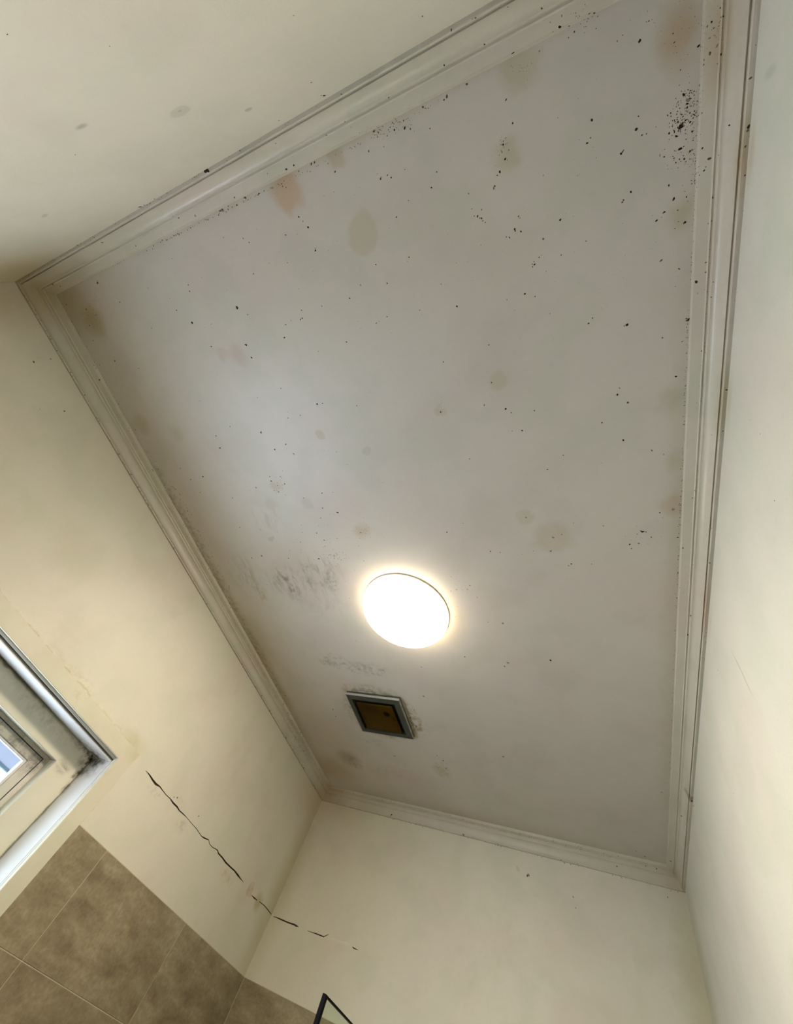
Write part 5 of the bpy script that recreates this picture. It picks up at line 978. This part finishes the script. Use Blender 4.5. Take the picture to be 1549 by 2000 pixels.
        [4425, 27790, 122, 15288, 26759, 192, 8036, 26521, 91, 23323, 27777, 352, 4624, 27365, 45, 6820, 27538, 76, 8306, 27742, 102, 2023, 27710, 64, 3691,
27707, 68, 5797, 27742, 61, 16721, 27789, 122, 2870, 27748, 65, 2354, 27663, 39, 7007, 27639, 50, 8918, 27774, 75, 14283, 27725, 135, 9018, 27727,
109, 1921, 27697, 60, 4016, 27689, 70, 7848, 27754, 65, 11469, 27792, 102, 5793, 27761, 97, 17427, 27781, 99],
        [2042, 27393, 60, 8140, 25993, 173, 17861, 24931, 164, 3781, 27610, 54, 1688, 27785, 42, 4929, 27615, 60, 6865, 27653, 81, 2087, 27733, 81, 2900,
27746, 55, 6265, 27750, 70, 17625, 27774, 126, 5164, 27744, 42, 4140, 27698, 59, 3536, 27539, 82],
    ],
    'F': [
        [5110, 30909, 27920, 5, 548],
        [5049, 30943, 27866, 1, 365, 17338, 30866, 28095, 27, 379, 19045, 30659, 28325, 24, 368, 11287, 30559, 28354, 77, 256, 15025, 30590, 28347, 77, 270,
12350, 30550, 28357, 77, 215, 13217, 30591, 28347, 77, 223, 9788, 30592, 28347, 77, 239, 9118, 30457, 28379, 77, 164, 18598, 30660, 28322, 24, 254,
15534, 30573, 28351, 77, 159, 9600, 30471, 28375, 77, 253, 14424, 30489, 28371, 77, 280, 17438, 30458, 28379, 77, 243, 4135, 30486, 28372, 77, 163,
12758, 30542, 28359, 77, 185, 15581, 30556, 28355, 77, 190, 17327, 30630, 28338, 77, 130, 8816, 30448, 28429, 8, 225, 15715, 30602, 28344, 77, 263,
11690, 30580, 28350, 77, 175, 12431, 30585, 28348, 77, 256, 16797, 30505, 28367, 77, 257, 4992, 30489, 28371, 77, 159, 4415, 30454, 28386, 8, 270,
14762, 30952, 27810, 22, 249, 7317, 30956, 27799, 22, 219, 651, 30951, 27810, 22, 223, 2999, 31005, 27795, 87, 281, 1134, 30964, 27798, 87, 232, 721,
30995, 27796, 87, 285],
        [9615, 30943, 27846, 1, 872, 15039, 30613, 28342, 77, 161, 12936, 30476, 28374, 77, 186, 16797, 30659, 28325, 24, 163, 19145, 30569, 28352, 77, 134,
17094, 30619, 28340, 77, 277, 10969, 30487, 28372, 77, 178, 15649, 30453, 28392, 8, 270, 11925, 30623, 28339, 77, 198, 12748, 30513, 28365, 77, 302,
13331, 30544, 28358, 77, 278, 12521, 30576, 28351, 77, 252, 17141, 30618, 28341, 77, 183, 14332, 30536, 28360, 77, 186, 7241, 30603, 28344, 77, 253,
3979, 30455, 28380, 8, 192, 15761, 30455, 28383, 8, 222, 5051, 30447, 28436, 8, 262, 14016, 30644, 28335, 77, 213, 10523, 30630, 28338, 77, 242, 2336,
30455, 28382, 8, 279, 14425, 30582, 28349, 77, 146, 2682, 30450, 28415, 8, 204, 11799, 30595, 28346, 77, 174, 4885, 30491, 28371, 77, 165, 5244,
30455, 28382, 8, 213, 11204, 30519, 28364, 77, 171, 11093, 30577, 28350, 77, 148, 18423, 30582, 28349, 77, 187, 1463, 30515, 28365, 77, 242, 16301,
30660, 28323, 24, 144, 5975, 30547, 28357, 77, 184, 1869, 30444, 28461, 8, 198, 10021, 30452, 28405, 8, 192, 15791, 30584, 28349, 77, 201, 9048,
30490, 28371, 77, 247, 17045, 30653, 28332, 77, 224, 11224, 30508, 28367, 77, 171, 3860, 31001, 27796, 87, 287, 15541, 30946, 27825, 22, 251, 7021,
30947, 27822, 22, 187, 6319, 30955, 27802, 22, 301, 19575, 30985, 27796, 87, 154, 10889, 31025, 27794, 87, 212, 13963, 30973, 27797, 87, 170, 15329,
31026, 27794, 87, 231, 5571, 30951, 27811, 22, 170, 6957, 31017, 27795, 87, 160, 13517, 31025, 27794, 87, 153, 4715, 30988, 27796, 87, 289],
    ],
    'f': [
        [],
        [19329, 27447, 284, 13142, 26790, 524, 11402, 27769, 198, 19799, 27756, 217, 17507, 27753, 241, 13318, 27778, 137, 11537, 27777, 262, 18551, 27790,
147, 9897, 27783, 257, 15217, 27759, 233, 15582, 27764, 166, 6387, 27746, 213, 7164, 27747, 239, 17122, 27761, 180, 7178, 27784, 187, 14917, 27776,
189, 17447, 27785, 198, 11730, 27772, 226, 17247, 27792, 156, 6722, 27780, 251, 6066, 27756, 219, 17664, 27775, 129],
        [15382, 26079, 292, 13189, 26844, 839, 15294, 26468, 371, 5752, 27770, 252, 14909, 27760, 188, 13814, 27756, 262, 1447, 27791, 210, 13614, 27777, 194,
8446, 27777, 217, 17093, 27743, 201, 18671, 27755, 172, 4283, 27781, 289, 11651, 27752, 184, 17675, 27769, 131, 12813, 27782, 175, 19526, 27742, 215,
5258, 27765, 309, 10130, 27772, 183, 13070, 27763, 168, 5196, 27722, 251, 14938, 27749, 250, 4930, 27767, 169, 14865, 27768, 161, 3253, 27777, 209,
15438, 27744, 148],
    ],
    'l': [
        [],
        [2503, 26895, 358, 2498, 27476, 296, 4264, 26901, 376, 20201, 22137, 403, 21971, 22297, 329, 19168, 27793, 246, 6009, 27783, 136, 10891, 27786, 152],
        [3989, 26201, 179, 20035, 22069, 333, 18562, 27792, 142, 18524, 27789, 354, 29275, 27791, 352, 23198, 27789, 166],
    ],
}
NORM = {'c': (0, 0, -1), 'l': (1, 0, 0), 'r': (-1, 0, 0), 'n': (0, 1, 0), 'f': (0, -1, 0)}
PARENT = {'c': ceiling, 'l': wall_left, 'r': wall_right, 'n': wall_near, 'f': wall_far,
          'L': trim['left'], 'R': trim['right'], 'N': trim['near'], 'F': trim['far']}
SCALE = 0.80
rnd = random.Random(11)
for tagc, kinds in SPECKS.items():
    V, Fc, mi = [], [], []
    step = 3 if tagc in 'clrnf' else 5
    for k, q in [(k, run[i:i + step]) for k, run in enumerate(kinds) for i in range(0, len(run), step)]:
        if tagc in 'clrnf':
            nrm = Vector(NORM[tagc]); u, v, r = q
            p = {'c': (u, v, WZ * 1e4), 'l': (0, u, v), 'r': (WX * 1e4, u, v), 'n': (u, 0, v), 'f': (u, WY * 1e4, v)}[tagc]
        else:
            x, y, z, nc, r = q
            a = math.radians(nc)      # profile normal: angle between "into the room" and "down"
            into = {'L': (1, 0), 'R': (-1, 0), 'N': (0, 1), 'F': (0, -1)}[tagc]
            nrm = Vector((into[0] * math.cos(a), into[1] * math.cos(a), -math.sin(a))); p = (x, y, z)
        p = Vector(p) / 1e4
        r = r / 1e5 * SCALE
        t = nrm.orthogonal().normalized(); s = nrm.cross(t)
        n0 = len(V); m = 7
        V.append(p + nrm * min(.0006, r * .3))
        ph = rnd.random() * 6.28; el = 1 + rnd.random() * .5
        for i in range(m):
            an = 2 * math.pi * i / m
            rr = r * (0.75 + 0.5 * rnd.random())
            d = t * math.cos(an) * rr * el + s * math.sin(an) * rr / el ** .5
            d = Matrix.Rotation(ph, 3, nrm) @ d
            V.append(p + d + nrm * .00015)
        for i in range(m):
            Fc.append((n0, n0 + 1 + i, n0 + 1 + (i + 1) % m)); mi.append(k)
    o = mesh_obj('mould_specks', V, Fc, None, PARENT[tagc], mats=[M_S_D, M_S_M, M_S_F], mi=mi)
    o['kind'] = 'stuff'
# a few fly specks on the lit diffuser
V, Fc = [], []
for (dx, dy, r) in [(-.035, .06, .0016), (-.028, .085, .0014), (-.045, .035, .0011), (-.02, .045, .0010), (-.015, .062, .0009)]:
    rr = math.hypot(dx, dy); z = WZ - .0842
    n0 = len(V); V.append((LC[0] + dx, LC[1] + dy, z - .0003))
    for i in range(6): V.append((LC[0] + dx + r * math.cos(i * 1.047), LC[1] + dy + r * math.sin(i * 1.047), z))
    for i in range(6): Fc.append((n0, n0 + 1 + i, n0 + 1 + (i + 1) % 6))
put(mesh_obj('fly_specks', V, Fc, M_S_M, light), light)['kind'] = 'stuff'
